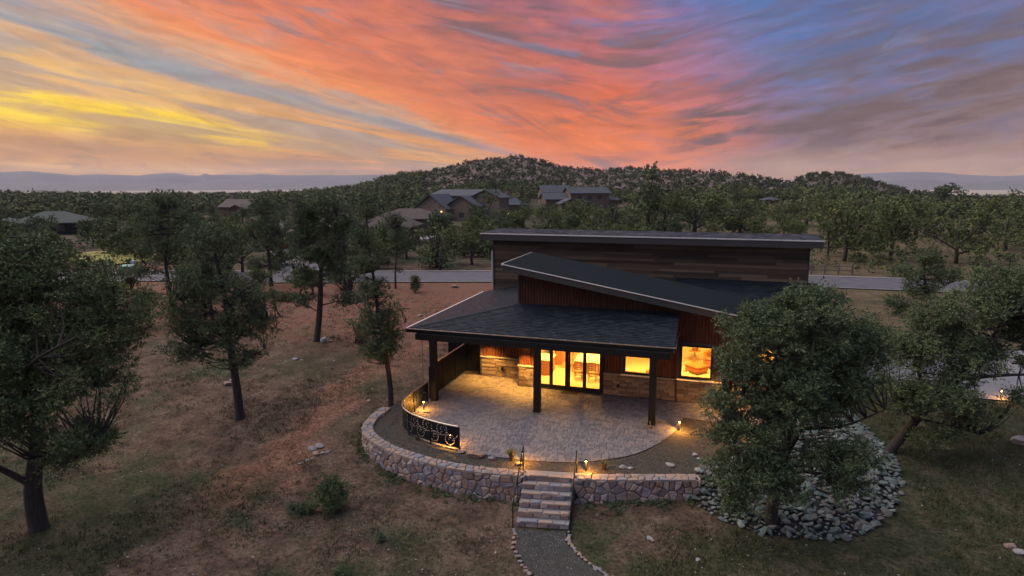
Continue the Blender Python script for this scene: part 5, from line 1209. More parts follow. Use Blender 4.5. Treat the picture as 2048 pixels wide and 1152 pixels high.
hero('pinyon_pine', 'open crowned pine with bare upper twigs beyond the big left juniper', 345, 612, [(345, 612), (342, 570), (340, 520), (350, 470), (355, 420)], [([(341, 550), (300, 530)], .06), ([(342, 530), (380, 510), (410, 490)], .07)], [(350, 410, 44, 20, 0, 1.7), (320, 450, 44, 22, 0, 1.7), (385, 450, 40, 24, 0, 1.6), (345, 495, 66, 22, 0, 1.9), (300, 540, 30, 16, 0, 1.2)], 170, 116, tr=.22, clr=.5, per=60, lsize=.23, leaf='leafdark', extra_dead=14)
hero('juniper_tree', 'rounded juniper with a dead topped neighbour left of the straight pine', 425, 640, [(425, 640), (424, 600), (426, 560), (420, 500)], [([(425, 600), (395, 570)], .05), ([(425, 590), (460, 560)], .05), ([(423, 540), (450, 490)], .05)], [(400, 580, 44, 26, 0, 1.4), (440, 560, 40, 26, 0, 1.4), (415, 520, 36, 20, 0, 1.2)], 120, 117, tr=.16, clr=.42, per=65, lsize=.2, leaf='leaf', extra_dead=26)
# grass tufts in the bed
def tuft(x, y, z, s_, n, seed, label, green=True):
    r = random.Random(seed); mb = MB()
    for _ in range(n):
        a = r.uniform(0, 6.28); L = s_*r.uniform(.6, 1.1); lean = r.uniform(.15, .75); b0 = np.array([r.uniform(-.05, .05), r.uniform(-.05, .05), 0]); dr = np.array([math.cos(a), math.sin(a), 0]); w_ = np.array([-dr[1], dr[0], 0])*.006
        m1 = b0+dr*L*lean*.45+np.array([0, 0, L*.6]); t1 = b0+dr*L*lean+np.array([0, 0, L*(.95-lean*.4)])
        mb.add([b0-w_, b0+w_, m1+w_, m1-w_, t1], [(0, 1, 2, 3), (3, 2, 4)], r.random())
    return tag(put('grass_tuft', mb.mesh('grass_tuft'), M['grass'], None, (x, y, z)), label, 'ornamental grass')
tuft(5.85, -5.45, -.03, .62, 260, 5, 'spiky green grass clump beside the left handrail')
tuft(9.45, -5.1, -.03, .45, 110, 6, 'thin grass clump in the bed right of the steps')
tuft(1.4, -4.75, -.03, .3, 60, 8, 'small grass clump outside the railing bend')

# ------------------------------------------------------------------ mid-ground trees
def variant(seed, tall, leaf, per=46, ncl=70, dead=False):
    r = random.Random(seed); ells = []
    H = 1.0
    for k in range(r.randint(4, 6)):
        ells.append((r.uniform(-.22, .22)*tall[1], r.uniform(-.22, .22)*tall[1], r.uniform(tall[2], .82), r.uniform(.16, .28)*tall[1], r.uniform(.16, .28)*tall[1], r.uniform(.12, .2)))
    cs = in_ells(ells, ncl, seed); rad = [.085*r.uniform(.7, 1.3) for _ in cs]
    V, F, tn = leaf_cloud(cs, [q*1.15 for q in rad], per, .036, seed+3, .8, .40)
    mb = MB(); mb.tube([(0, 0, -.04), (.02, 0, .2), (0, .02, .5), (0, 0, .75)], [.038, .03, .02, .008], 6)
    for _ in range(7):
        c_ = cs[r.randrange(len(cs))]; mb.tube([(0, 0, r.uniform(.15, .4)), (c_[0]*.5, c_[1]*.5, c_[2]*.75), tuple(c_)], [.018, .012, .004], 4, cap=False)
    a = np_mesh('crown', V, F, False, tn); a.materials.append(M[leaf]); b_ = mb.mesh('trunk', True); b_.materials.append(M['bark'])
    return a, b_
KINDS = {
 'juniper': [variant(201+i, (1, 1.35, .17), 'leafmid', 56, 90) for i in range(4)],
 'pine': [variant(221+i, (1, .85, .38), 'leafdark', 46, 60) for i in range(3)],
 'oak': [variant(241+i, (1, 1.5, .22), 'leafmid', 56, 100) for i in range(3)],
 'shrub': [variant(261+i, (1, 1.9, .18), 'leafgrey', 40, 50) for i in range(2)],
 'bush': [variant(281+i, (1, 1.8, .15), 'leafmid', 40, 50) for i in range(2)]}
NAMES = dict(juniper='juniper_tree', pine='pine_tree', oak='oak_tree', shrub='shrub', bush='bush')
placed = []
def mid_tree(kind, x, y, h, label, grp=None, wide=1.0):
    cr, tk = rnd.choice(KINDS[kind]); z = float(g(x, y))
    e = empty(NAMES[kind], (x, y, z), label, 'bush' if kind in ('shrub', 'bush') else 'tree', grp, rnd.uniform(0, 6.28)); e.scale = (h*wide, h*wide, h)
    put('crown', cr, None, e); put('trunk', tk, None, e); placed.append((x, y, h)); return e
# individually seen ones (base pixel, height in pixels)
for kind, px, py, hp_, lb, wide in [
    ('juniper', 1688, 522, 122, 'full juniper with a clear trunk just behind the rail fence', .95), ('juniper', 1780, 520, 128, 'twin stemmed juniper behind the slim pine, right of the rail fence', .9),
    ('oak', 1912, 527, 120, 'round topped tree alone on the grassy slope at the right', 1.0), ('juniper', 1655, 512, 80, 'dark small juniper touching the tall roof end', .9), ('juniper', 1733, 500, 95, 'bushy juniper filling the gap behind the twin stemmed one', 1.0),
    ('oak', 1612, 452, 62, 'pale rounded tree rising above the right end of the tall roof', 1.5), ('pine', 1293, 470, 145, 'tall dark pine breaking the hill line above the house', .95), ('oak', 1390, 470, 92, 'broad olive oak directly above the tall roof middle', 1.4),
    ('juniper', 1480, 468, 78, 'olive juniper above the roof right of the broad oak', 1.4), ('juniper', 1330, 472, 86, 'juniper right of the hill line pine', 1.2), ('pine', 1475, 440, 78, 'dark conical pine behind the olive juniper', 1.0), ('juniper', 1230, 468, 66, 'green juniper above the roof left of the tall pine', 1.4),
    ('juniper', 875, 535, 100, 'wide juniper across the road left of the tall roof', 1.1), ('bush', 880, 540, 50, 'low dark bush below the wide juniper across the road', 1.3), ('juniper', 945, 512, 80, 'dark juniper just left of the tall roof corner', 1.1), ('bush', 930, 515, 40, 'round bush on the far kerb left of the house', 1.2),
    ('pine', 735, 480, 110, 'tall pine in front of the brown hipped roof', 1.0), ('pine', 968, 475, 105, 'bare looking grey pine between the two roof groups', .8), ('bush', 860, 575-40, 30, 'small kerbside bush near the wide juniper', 1.4), ('oak', 485, 545, 120, 'bright green bushy tree left of the stone fronted house', .8),
    ('juniper', 250, 505, 80, 'dark juniper at the edge of the golden meadow', 1.3), ('juniper', 350, 500, 85, 'wide juniper right of the golden meadow', 1.4), ('oak', 290, 470, 82, 'large dark round tree beyond the meadow', 1.2), ('pine', 1885, 420, 60, 'dark spreading pine cutting the far right horizon', 1.6),
    ('pine', 2040, 430, 56, 'dark tree top at the right edge of the horizon', 1.5), ('oak', 2010, 500, 90, 'dense tree on the slope at the right edge', 1.2), ('juniper', 1985, 470, 80, 'yellowish tree behind the dense slope tree', 1.0), ('juniper', 1830, 470, 84, 'juniper behind the gap right of the twin stemmed one', 1.2),
    ('juniper', 380, 585, 62, 'rounded juniper near the left kerb', 1.2), ('juniper', 1045, 475, 62, 'dark juniper above the roof near the street lamp', 1.3), ('oak', 1120, 470, 48, 'light green bush tree peeking over the tall roof', 1.2), ('juniper', 1160, 470, 70, 'dark juniper above the roof below the two storey house', 1.2)]:
    B = G(px, py); k = ((B-CAM)@_F2)/CF; mid_tree(kind, B[0], B[1], hp_*k, lb, None, wide)
for kind, px, py, hp_, lb, wide in [
    ('juniper', 235, 610, 92, 'juniper behind the crown edge of the big left tree', 1.2), ('juniper', 300, 655, 70, 'squat juniper in the clearing right of the big left tree', 1.3), ('pine', 458, 585, 96, 'pine beyond the straight trunked pine, near the kerb', 1.0),
    ('juniper', 610, 560, 66, 'juniper at the kerb left of the bent pine crown', 1.1), ('pine', 668, 558, 90, 'dark pine at the kerb behind the bent pine', 1.0), ('juniper', 715, 556, 74, 'juniper at the kerb behind the columnar pine', 1.1), ('juniper', 180, 585, 80, 'juniper deep behind the big left tree', 1.2),
    ('juniper', 395, 600, 76, 'leafy juniper at the near kerb left of the straight pine', 1.4), ('bush', 470, 585, 40, 'wide bush at the near kerb behind the straight pine', 1.5), ('juniper', 512, 590, 62, 'squat juniper right of the straight pine crown', 1.4), ('bush', 590, 575, 34, 'dark bush at the kerb opening of the side road', 1.6), ('juniper', 265, 590, 60, 'low juniper in front of the green transformer box road bend', 1.3), ('juniper', 560, 530, 70, 'juniper beside the side road mouth across the road', 1.2), ('juniper', 625, 590, 52, 'small juniper between the kerb and the bent pine trunk', 1.3), ('bush', 690, 575, 30, 'low bush behind the columnar pine stem', 1.6),
    ('oak', 440, 520, 86, 'round tree across the road behind the dead topped juniper', 1.2), ('pine', 600, 500, 92, 'dark pine in front of the cobble chimney house', .8), ('juniper', 655, 520, 84, 'juniper across the road between the pines', 1.2), ('juniper', 745, 528, 84, 'juniper across the road left of the parking pad', 1.2)]:
    B = G(px, py); k = ((B-CAM)@_F2)/CF; mid_tree(kind, B[0], B[1], hp_*k, lb, None, wide)
for kind, px, py, hp_, wide in [('shrub', 1600, 470, 18, 1.4), ('shrub', 1640, 476, 20, 1.4), ('shrub', 1575, 468, 14, 1.4), ('shrub', 1660, 470, 22, 1.3), ('shrub', 1720, 555-30, 16, 1.6), ('bush', 1760, 520, 18, 1.5), ('bush', 1960, 540, 20, 1.6), ('bush', 2020, 530, 26, 1.5), ('bush', 1860, 545, 18, 1.5), ('bush', 1950, 505, 22, 1.6)]:
    B = G(px, py); k = ((B-CAM)@_F2)/CF; mid_tree(kind, B[0], B[1], hp_*k, 'low grey green bush dotting the grassy slope right of the house', 'low bushes on the right grassy slope', wide)

# ------------------------------------------------------------------ neighbouring houses
def roof_block(e, x0, x1, y0, y1, h0, rise, kind, axis, rmat, ov=.7, th=.22):
    X0, X1, Y0, Y1 = x0-ov, x1+ov, y0-ov, y1+ov; zc = h0
    if kind == 'hip':
        L = min(X1-X0, Y1-Y0)/2
        if axis == 'x': r0, r1 = (X0+L, (Y0+Y1)/2), (X1-L, (Y0+Y1)/2)
        else: r0, r1 = ((X0+X1)/2, Y0+L), ((X0+X1)/2, Y1-L)
        V = [(X0, Y0, zc), (X1, Y0, zc), (X1, Y1, zc), (X0, Y1, zc), (*r0, zc+rise), (*r1, zc+rise)]
        F = [(0, 1, 5, 4), (1, 2, 5), (2, 3, 4, 5), (3, 0, 4)] if axis == 'x' else [(0, 1, 4), (1, 2, 5, 4), (2, 3, 5), (3, 0, 4, 5)]
    elif kind == 'gable':
        if axis == 'x': V = [(X0, Y0, zc), (X1, Y0, zc), (X1, Y1, zc), (X0, Y1, zc), (X0, (Y0+Y1)/2, zc+rise), (X1, (Y0+Y1)/2, zc+rise)]; F = [(0, 1, 5, 4), (2, 3, 4, 5)]
        else: V = [(X0, Y0, zc), (X1, Y0, zc), (X1, Y1, zc), (X0, Y1, zc), ((X0+X1)/2, Y0, zc+rise), ((X0+X1)/2, Y1, zc+rise)]; F = [(1, 2, 5, 4), (3, 0, 4, 5)]
    else:
        V = [(X0, Y0, zc), (X1, Y0, zc), (X1, Y1, zc+rise), (X0, Y1, zc+rise)]; F = [(0, 1, 2, 3)]
    n = len(V); V2 = V+[(a, b_, c_-th) for a, b_, c_ in V]
    edge = {}
    for f in F:
        for i in range(len(f)): edge[(f[i], f[(i+1) % len(f)])] = 1
    F2 = list(F)+[tuple(i+n for i in f[::-1]) for f in F]+[(a, a+n, b_+n, b_) for (a, b_) in edge if (b_, a) not in edge]
    mb = MB(); mb.add(V2, F2, rnd.random()); return mb.build('roof', rmat, e)
def far_house(px, py, rz, label, blocks, wmat, rmat, chim=(), wins=(), doors=(), name='timber_house', lights=()):
    B = G(px, py); e = empty(name, tuple(B), label, 'house', None, az0+rz)
    for (x0, x1, y0, y1, h, rise, kind, ax) in blocks:
        mb = MB(); mb.box(x0, y0, -1, x1, y1, h+.0)
        if kind == 'gable':
            if ax == 'y': mb.prism([(x0+.01, y0+.01, h), (x1-.01, y0+.01, h), ((x0+x1)/2, y0+.01, h+rise*.9)], (0, y1-y0-.02, 0))
            else: mb.prism([(x0+.01, y0+.01, h), (x0+.01, y1-.01, h), (x0+.01, (y0+y1)/2, h+rise*.9)], (x1-x0-.02, 0, 0))
        w_ = mb.build('wall', wmat, e)
        roof_block(e, x0, x1, y0, y1, h+.03, rise, kind, ax, rmat)
    for (x, y, z0, z1, s_) in chim:
        c_ = MB().box(x-s_, y-s_*.7, z0, x+s_, y+s_*.7, z1).build('chimney', M['cobble'], e); MB().box(x-s_*1.2, y-s_*.9, z1+.01, x+s_*1.2, y+s_*.9, z1+.2).build('chimney_cap', M['fascia'], c_)
    for (x, y, z, w_, h, lit) in wins:
        f = MB().box(x-w_/2-.08, y-.05, z-.08, x+w_/2+.08, y+.0, z+h+.08).build('window', M['fascia'], e)
        MB().box(x-w_/2, y-.08, z, x-.03, y-.052, z+h).box(x+.03, y-.08, z, x+w_/2, y-.052, z+h).build('pane', M['lampsoft'] if lit else M['darkglass'], f)
    for (x, y, w_, h) in doors: MB().box(x-w_/2, y-.07, 0, x+w_/2, y-.0, h).build('garage_door', M['rust'], e)
    for (x, y, z) in lights: MB().lathe([(.12, 0), (.16, .2)], (x, y-.2, z), 8).build('porch_lamp', M['lamp'], e)
    placed_h.append((B[0], B[1], max(abs(b_[0]) for b_ in blocks)+6)); return e
placed_h = []
far_house(90, 470, .25, 'dark low house with a broad grey hipped roof at the far left', [(-6, 7, 0, 9, 2.6, 2.3, 'hip', 'x'), (-11, -6, 2, 7, 2.4, 1.3, 'hip', 'x')], M['dark'], mat('dark green grey roof', [(.035, .045, .045), (.06, .07, .07)], 2.5, .85, .3), wins=[(-9, 2, .8, 1.6, 1.2, 1), (-3, 0, .8, 1.6, 1.2, 0), (3, 0, .8, 1.6, 1.2, 0)], lights=[(-7, 2, 2.0)])
far_house(465, 432, -.3, 'brown roofed house with a pale stone chimney on the left horizon', [(-5, 6, 0, 9, 3.0, 2.6, 'gable', 'x'), (2, 7, -3, 1, 2.6, 1.4, 'gable', 'y')], M['stucco'], M['roofbrown'], chim=[(-4.5, 6, 3, 7.6, .9)], wins=[(0, 0, .9, 1.8, 1.3, 0), (4.4, -3, .8, 1.4, 1.2, 0)])
far_house(600, 497, -.1, 'sprawling brown roofed house with a big cobble chimney and stone entry', [(-5, 9, 2, 12, 3.6, 2.4, 'hip', 'x'), (8, 17, 6, 15, 3.2, 2.6, 'hip', 'x'), (-6, 0, -2, 3, 3.0, 1.5, 'hip', 'x')], M['stucco'], M['roofbrown'], chim=[(-2.2, 4, 3, 8.0, 1.0)], wins=[(-4.6, -2, .8, 1.3, 1.5, 0), (3, 2, .9, 1.8, 1.3, 0), (6, 2, .9, 1.8, 1.3, 0)], doors=[(-2, -2, 1.6, 2.3)])
far_house(822, 470, .12, 'reddish brown hipped roof house with rust and board walls beside a parking pad', [(-7, 6.5, 0, 9, 3.4, 2.0, 'hip', 'x')], M['siding'], M['roofbrown'], wins=[(4.6, 0, .6, 1.3, 2.2, 0), (1.6, 0, 1.0, .8, 1.6, 0)], doors=[(-3.6, 0, 2.8, 2.5), (-.4, 0, 2.4, 2.5)])
far_house(880, 442, -.35, 'cluster of steep blue grey gables with a stone front below the hill', [(-8, 2, 0, 12, 3.4, 4.2, 'gable', 'y'), (1, 10, 3, 13, 4.2, 3.0, 'gable', 'y'), (-9, 5, 12, 20, 7.0, 1.8, 'shed', 'x'), (6, 15, 9, 17, 6.5, 2.4, 'gable', 'y')], M['cobble'], M['roofslate'], wins=[(-3, 0, .8, 2.2, 1.4, 0), (5.5, 3, 1.0, 1.6, 1.3, 0)], lights=[(-6.5, 0, 2.6), (.6, 0, 2.6)])
far_house(1020, 428, .1, 'small hipped roof house with a brick chimney between the two large roofs', [(-6, 6, 0, 9, 3.2, 2.6, 'hip', 'x')], M['siding'], M['roofslate'], chim=[(0, 4, 4, 8.4, .7)], wins=[(3.5, 0, .6, 1.8, 1.5, 0), (-2, 0, .9, 1.6, 1.2, 0)])
far_house(1172, 420, .22, 'two storey grey boarded house with slate blue gable roof under the hill', [(-6, 9, 0, 9, 6.2, 2.2, 'gable', 'x'), (-15, -6, 2, 10, 4.0, 2.4, 'gable', 'x'), (-11, -4, -5, 1, 2.6, 1.8, 'gable', 'y'), (9, 13, 2, 8, 3.6, 1.6, 'hip', 'x'), (-14, -3, 10, 17, 6.5, 2.6, 'gable', 'x')], M['siding'], M['roofslate'], wins=[(-2.5, 0, 4.0, 1.3, 1.2, 0), (1.4, 0, 4.0, 1.3, 1.2, 0), (5.2, 0, 4.0, 1.3, 1.2, 0), (-7.5, -5, .6, 1.8, 1.4, 0), (1, 0, 1.0, 2.4, 1.3, 0)])
far_house(1545, 412, 0, 'pale roofed small house half buried in trees right of the hill', [(-2.6, 2.6, 0, 5, 2.4, 1.0, 'hip', 'x')], M['siding'], M['roofslate'], wins=[(0, 0, .9, 1.6, 1.2, 0)])
# rail fence
B0_ = G(1622, 548); B1_ = G(1704, 549)
e = empty('rail_fence', tuple(B0_), 'weathered two rail wooden fence beyond the road at the right', 'fence')
for k in range(4):
    q = (B1_-B0_)*k/3; MB().box(q[0]-.09, q[1]-.09, -.2, q[0]+.09, q[1]+.09, 1.25).build('post', M['dead'], e)
for z in (.5, 1.0):
    q = B1_-B0_; MB().tube([(0, 0, z), (q[0], q[1], z+q[2])], .06, 6).build('rail', M['dead'], e)
# utility boxes, street lamps, survey stake
B = G(256, 545); e = empty('utility_box', tuple(B), 'pale green transformer box beside the left kerb', 'utility box', None, az0)
MB().box(-.75, -.5, 0, .75, .5, .75).build('cabinet', M['greenbox'], e); MB().prism([(-.8, -.56, .76), (.8, -.56, .76), (.8, .56, .88), (-.8, .56, .88)], (0, 0, .06)).build('lid', M['greenbox'], e)
B = G(268, 541); e = empty('utility_pedestal', tuple(B), 'grey communications pedestal right of the green transformer box', 'utility box', None, az0)
MB().box(-.2, -.2, 0, .2, .2, 1.2).build('post', M['greybox'], e); MB().box(-.24, -.24, 1.01, .24, .24, 1.26).build('cap', M['greybox'], e)
B = G(1019, 452); k = ((B-CAM)@_F2)/CF; e = empty('street_lamp', tuple(B), 'amber lit lamp on a post among the trees above the tall roof', 'lamp post')
MB().tube([(0, 0, 0), (0, 0, 22*k)], .06, 6).build('pole', M['black'], e); MB().lathe([(.1, 0), (.34, .35), (.12, .6)], (0, 0, 22*k), 8).build('lantern', M['lamp'], e)
B = G(1683, 640); mb = MB(); mb.tube([(0, 0, 0), (.12, 0, 1.9)], [.03, .015], 5); tag(mb.build('dead_sapling', M['dead'], None, loc=tuple(B)), 'bare leaning stick on the brown verge between house and road', 'dead sapling')
py_ = atz(66, 384, -5); e = empty('power_pylon', (py_[0], py_[1], -22), 'tiny lattice power pylon on the pale plain at the far left', 'pylon')
hh = 26; mb = MB()
for a in range(4):
    c_ = (math.cos(a*1.5708+.78), math.sin(a*1.5708+.78)); mb.tube([(c_[0]*3, c_[1]*3, 0), (c_[0]*.6, c_[1]*.6, hh)], .25, 4)
mb.build('tower', M['black'], e); MB().box(-5, -.2, hh*.7, 5, .2, hh*.7+.4).box(-3.5, -.2, hh*.87, 3.5, .2, hh*.87+.4).build('crossarm', M['black'], e)

# ------------------------------------------------------------------ scattered trees of the middle distance
def road_dist(x, y): return min(np.min(np.hypot(ROAD[:, 0]-x, ROAD[:, 1]-y)), np.min(np.hypot(DRV[:, 0]-x, DRV[:, 1]-y))+.6)
LMK = [(n_, G(a_, b_)) for n_, a_, b_ in [('far left hipped roof house', 90, 470), ('golden meadow', 180, 515), ('green transformer box', 256, 545), ('pale stone chimney house', 465, 432), ('cobble chimney house', 600, 497), ('parking pad', 835, 478), ('steep blue grey gables', 880, 442), ('small brick chimney house', 1020, 428), ('two storey boarded house', 1172, 420), ('hill line pine', 1293, 470), ('pale roofed small house', 1545, 412), ('rail fence', 1660, 548), ('round topped slope tree', 1912, 527), ('spreading far right pine', 1885, 420), ('side road mouth', 560, 570), ('broad oak above the roof', 1390, 470), ('wide juniper across the road', 875, 535)]]
def where(x, y):
    n_, q = min(LMK, key=lambda l: math.hypot(l[1][0]-x, l[1][1]-y)); d = np.array([x-q[0], y-q[1], 0]); a_, b_ = d@_basis_R, d@_basis_F
    D = math.hypot(a_, b_); near_ = 'close' if D < 12 else ('some way' if D < 28 else 'far')
    if abs(a_) > 1.6*abs(b_): r_ = 'to the right of' if a_ > 0 else 'to the left of'
    elif abs(b_) > 1.6*abs(a_): r_ = 'behind' if b_ > 0 else 'in front of'
    else: r_ = ('back right of' if a_ > 0 else 'back left of') if b_ > 0 else ('front right of' if a_ > 0 else 'front left of')
    return near_+' '+r_+' the '+n_
KD = dict(juniper='olive juniper', pine='dark pine', oak='green oak', bush='low green bush', shrub='low grey shrub')
cnt = 0; tries = 0
while cnt < 285 and tries < 14000:
    tries += 1
    a = R_(rnd.uniform(-41, 41)); r = 62+rnd.random()**.8*230
    if rnd.random() < .42: a = R_(rnd.uniform(-40, -4)); r = rnd.uniform(60, 150)
    x = CAM[0]+r*(math.sin(a)*_basis_R[0]+math.cos(a)*_basis_F[0]); y = CAM[1]+r*(math.sin(a)*_basis_R[1]+math.cos(a)*_basis_F[1])
    if y < 30+ (0 if x < 0 else 26): continue
    if road_dist(x, y) < 7.5: continue
    if x > -32 and y < np.interp(x, ROAD[:, 0], ROAD[:, 1])+5: continue
    ad_ = math.degrees(a)
    if any(math.hypot(x-hx_, y-hy_) < hr_ for hx_, hy_, hr_ in placed_h): continue
    P = proj((x, y, float(g(x, y))))
    # do not stand right in front of the house fronts, the pad, the meadow or the boxes
    blk = False
    for hx_, hy_, hr_ in placed_h:
        hd = math.hypot(hx_-CAM[0], hy_-CAM[1]); Q = proj((hx_, hy_, 3))
        if r < hd and hd-r < 60 and abs(P[0]-Q[0]) < hr_/hd*CF*.55 and P[1]-4.0/r*CF*.95 < Q[1] and rnd.random() < .75: blk = True
    if 120 < P[0] < 250 and 495 < P[1] < 570: blk = True
    if 235 < P[0] < 300 and 520 < P[1] < 600: blk = True
    if 560 < P[0] < 600 and 500 < P[1] < 580: blk = True
    if 815 < P[0] < 870 and P[1] > 478: blk = True
    if blk: continue
    if ad_ > 14 and (r < 105 or rnd.random() < .25): continue
    if min([math.hypot(x-q[0], y-q[1]) for q in placed] or [99]) < 3.2+r*.012: continue
    kd = rnd.choices(['juniper', 'pine', 'oak', 'bush', 'shrub'], [6, 3, 3, 2, 1])[0]
    h = dict(juniper=rnd.uniform(3.6, 5.6), pine=rnd.uniform(4.5, 7), oak=rnd.uniform(3.5, 5.5), bush=rnd.uniform(1.4, 2.4), shrub=rnd.uniform(1, 1.8))[kd]*(1.0 if ad_ < 13 else .95)
    sz = dict(juniper=('small', 4.1, 4.9, 'tall'), pine=('short', 5.2, 6.2, 'tall'), oak=('small', 4.1, 4.9, 'large'), bush=('small', 1.7, 2.1, 'large'), shrub=('small', 1.2, 1.5, 'large'))[kd]
    ad2 = (sz[0]+' ' if h < sz[1] else (sz[3]+' ' if h > sz[2] else ''))
    lb_ = ad2+KD[kd].replace('low ', '')+' '+where(x, y)
    mid_tree(kd, x, y, h, lb_, lb_, rnd.uniform(.9, 1.25)); cnt += 1
# verge bushes on the left lot
for (px, py, hpx) in [(505, 590, 22), (600, 575, 16), (700, 560+14, 14), (610, 560, 20)]:
    B = G(px, py); k = ((B-CAM)@_F2)/CF; mid_tree('bush', B[0], B[1], hpx*k, 'small scrubby bush on the near side of the road at the left', 'scrubby bushes by the near kerb', 1.5)

# ------------------------------------------------------------------ woodland beyond (one mass)
def bush_mass(name, n, sampler, smin, smax, seed, nleaf=26, leafk=.55, m_='leafmid'):
    r = np.random.RandomState(seed); pts = []
    while len(pts) < n:
        q = sampler(r)
        if q is not None: pts.append(q)
    pts = np.array(pts); z = g(pts[:, 0], pts[:, 1]); s_ = smin+(smax-smin)*r.rand(n)**1.5
    C_ = np.stack([pts[:, 0], pts[:, 1], z+s_*.55], 1)
    d = r.normal(size=(n, nleaf, 3)); d /= np.linalg.norm(d, axis=2)[..., None]; q = r.rand(n, nleaf)**.4
    P = C_[:, None]+d*(q*s_[:, None]*.55)[..., None]*np.array([1.1, 1.1, .95])
    ax = r.normal(size=d.shape); ax /= np.linalg.norm(ax, axis=2)[..., None]; sd_ = np.cross(ax, d); sd_ /= np.linalg.norm(sd_, axis=2)[..., None]+1e-6
    L = (s_*leafk)[:, None, None]*(.5+.6*r.rand(n, nleaf))[..., None]
    V = np.stack([P-sd_*L*.4, P+sd_*L*.4, P+ax*L*.8], 2).reshape(-1, 3); F = np.arange(len(V)).reshape(-1, 3)
    tn = np.repeat(r.rand(n), nleaf*3)
    return tag(put(name, np_mesh(name, V, F, False, tn), M[m_]), kind='stuff')
def polar(a0, a1, r0, r1, pw=1.):
    def f(r):
        a = R_(r.uniform(a0, a1)); q = r0+(r1-r0)*r.rand()**pw
        x = CAM[0]+q*(math.sin(a)*_basis_R[0]+math.cos(a)*_basis_F[0]); y = CAM[1]+q*(math.sin(a)*_basis_R[1]+math.cos(a)*_basis_F[1])
        for hx_, hy_, hr_ in placed_h:
            if math.hypot(x-hx_, y-hy_) < hr_+4: return None
            hd = math.hypot(hx_-CAM[0], hy_-CAM[1])
            if q < hd and hd-q < 90 and abs(math.atan2(hx_-CAM[0], hy_-CAM[1])-math.atan2(x-CAM[0], y-CAM[1])) < hr_/hd*.8 and r.rand() < .85: return None
        return (x, y)
    return f
o = bush_mass('woodland', 3000, polar(-43, -8, 225, 570), 2.4, 5.4, 301, 60, .36, 'leafwood'); o['label'] = 'continuous dark woodland reaching the left horizon'
o = bush_mass('hill_woodland', 1500, polar(-9, 43, 205, 330), 2.6, 5.2, 302, 70, .30, 'leafwood'); o['label'] = 'scrub woodland at the foot of the hills'
o = bush_mass('hill_scrub', 5200, polar(-12, 43, 300, 610), 1.0, 3.6, 303, 26, .5, 'leafhill'); o['label'] = 'scattered scrub over the rocky hills'
o = bush_mass('woodland_understory', 1000, polar(-42, 12.5, 90, 235), 1.2, 2.8, 304, 110, .22, 'leafwood'); o['label'] = 'low scrub between the middle distance trees'
o = bush_mass('slope_scrub', 900, polar(12.5, 43, 84, 215), .5, 1.7, 305, 50, .3, 'leafwood'); o['label'] = 'low scrub over the right hand slope beyond the road'
# granite outcrops on the hills
items = []
r = np.random.RandomState(9)
pf_ = polar(-6, 26, 330, 600)
while len(items) < 620:
    q = pf_(r)
    if q is None: continue
    zz = float(g(*q))
    if zz < 5 or vnoise(np.array(q[0]/30), np.array(q[1]/30), 3) < .42: continue
    s_ = .7+2.4*r.rand()**2; items.append(((q[0], q[1], zz+s_*.1), (r.uniform(-.3, .3), r.uniform(-.3, .3), r.uniform(0, 6)), (s_*1.5, s_, s_)))
o = joined(items, RK, 'granite_outcrops', mat('hill granite', [(.11, .085, .085), (.17, .13, .125), (.23, .18, .165)], .5, .9, .6)); tag(o, 'pinkish granite outcrops on the hillside', kind='stuff')

# ------------------------------------------------------------------ ground cover near the camera
def scatter_ground(n, seed, fn):
    r = np.random.RandomState(seed); out = []
    while len(out) < n:
        a = R_(r.uniform(-42, 42)); q = 15+45*r.rand()**1.2
        x = CAM[0]+q*(math.sin(a)*_basis_R[0]+math.cos(a)*_basis_F[0]); y = CAM[1]+q*(math.sin(a)*_basis_R[1]+math.cos(a)*_basis_F[1])
        if -1.6 < x < 13 and y > -6.9+(0 if x > 6 else .0) and not (x < .2 and y < -5.2): 
            continue
        if 12 < x < 20.8 and -6.3 < y < 6: continue
        if 16.5 < x and 8 < y < 22: continue
        if -1 < x < 19 and y > 0: continue
        if math.hypot(x-8, y+9) < 1.3 or (6 < x < 14 and y < -8 and np.hypot(PC[:, 0]-x, PC[:, 1]-y).min() < 1.0): continue
        if fn(x, y, r): out.append((x, y))
    return np.array(out)
def grassy(x, y): return float(fbm(np.array(x/3.2), np.array(y/3.2), 3, 12))+.10*float(sstep(12, 20, x))
pts = scatter_ground(9000, 31, lambda x, y, r: r.rand() < max(0.04, (grassy(x, y)-.42)*4))
r = np.random.RandomState(4); nb = 7; n = len(pts)
bx = np.repeat(pts[:, 0], nb)+r.normal(size=n*nb)*.10; by = np.repeat(pts[:, 1], nb)+r.normal(size=n*nb)*.10; bz = g(bx, by)
aa = r.rand(n*nb)*6.28; hgt = .05+.11*r.rand(n*nb)
V = np.stack([np.stack([bx-np.cos(aa)*.016, by-np.sin(aa)*.016, bz-.01], 1), np.stack([bx+np.cos(aa)*.016, by+np.sin(aa)*.016, bz-.01], 1), np.stack([bx+r.normal(size=n*nb)*.06, by+r.normal(size=n*nb)*.06, bz+hgt], 1)], 1).reshape(-1, 3)
tag(put('grass', np_mesh('grass', V, np.arange(len(V)).reshape(-1, 3), False, np.repeat(np.repeat(r.rand(n), nb), 3)), M['grass']), 'sparse dry grass over the bare ground', kind='stuff')
pts = scatter_ground(5200, 37, lambda x, y, r: True)
items = [((x, y, float(g(x, y))+.01), (rnd.uniform(-.5, .5), rnd.uniform(-.5, .5), rnd.uniform(0, 6)), [(.014+.045*rnd.random()**4)*k for k in (1.3, 1, .7)]) for x, y in pts]
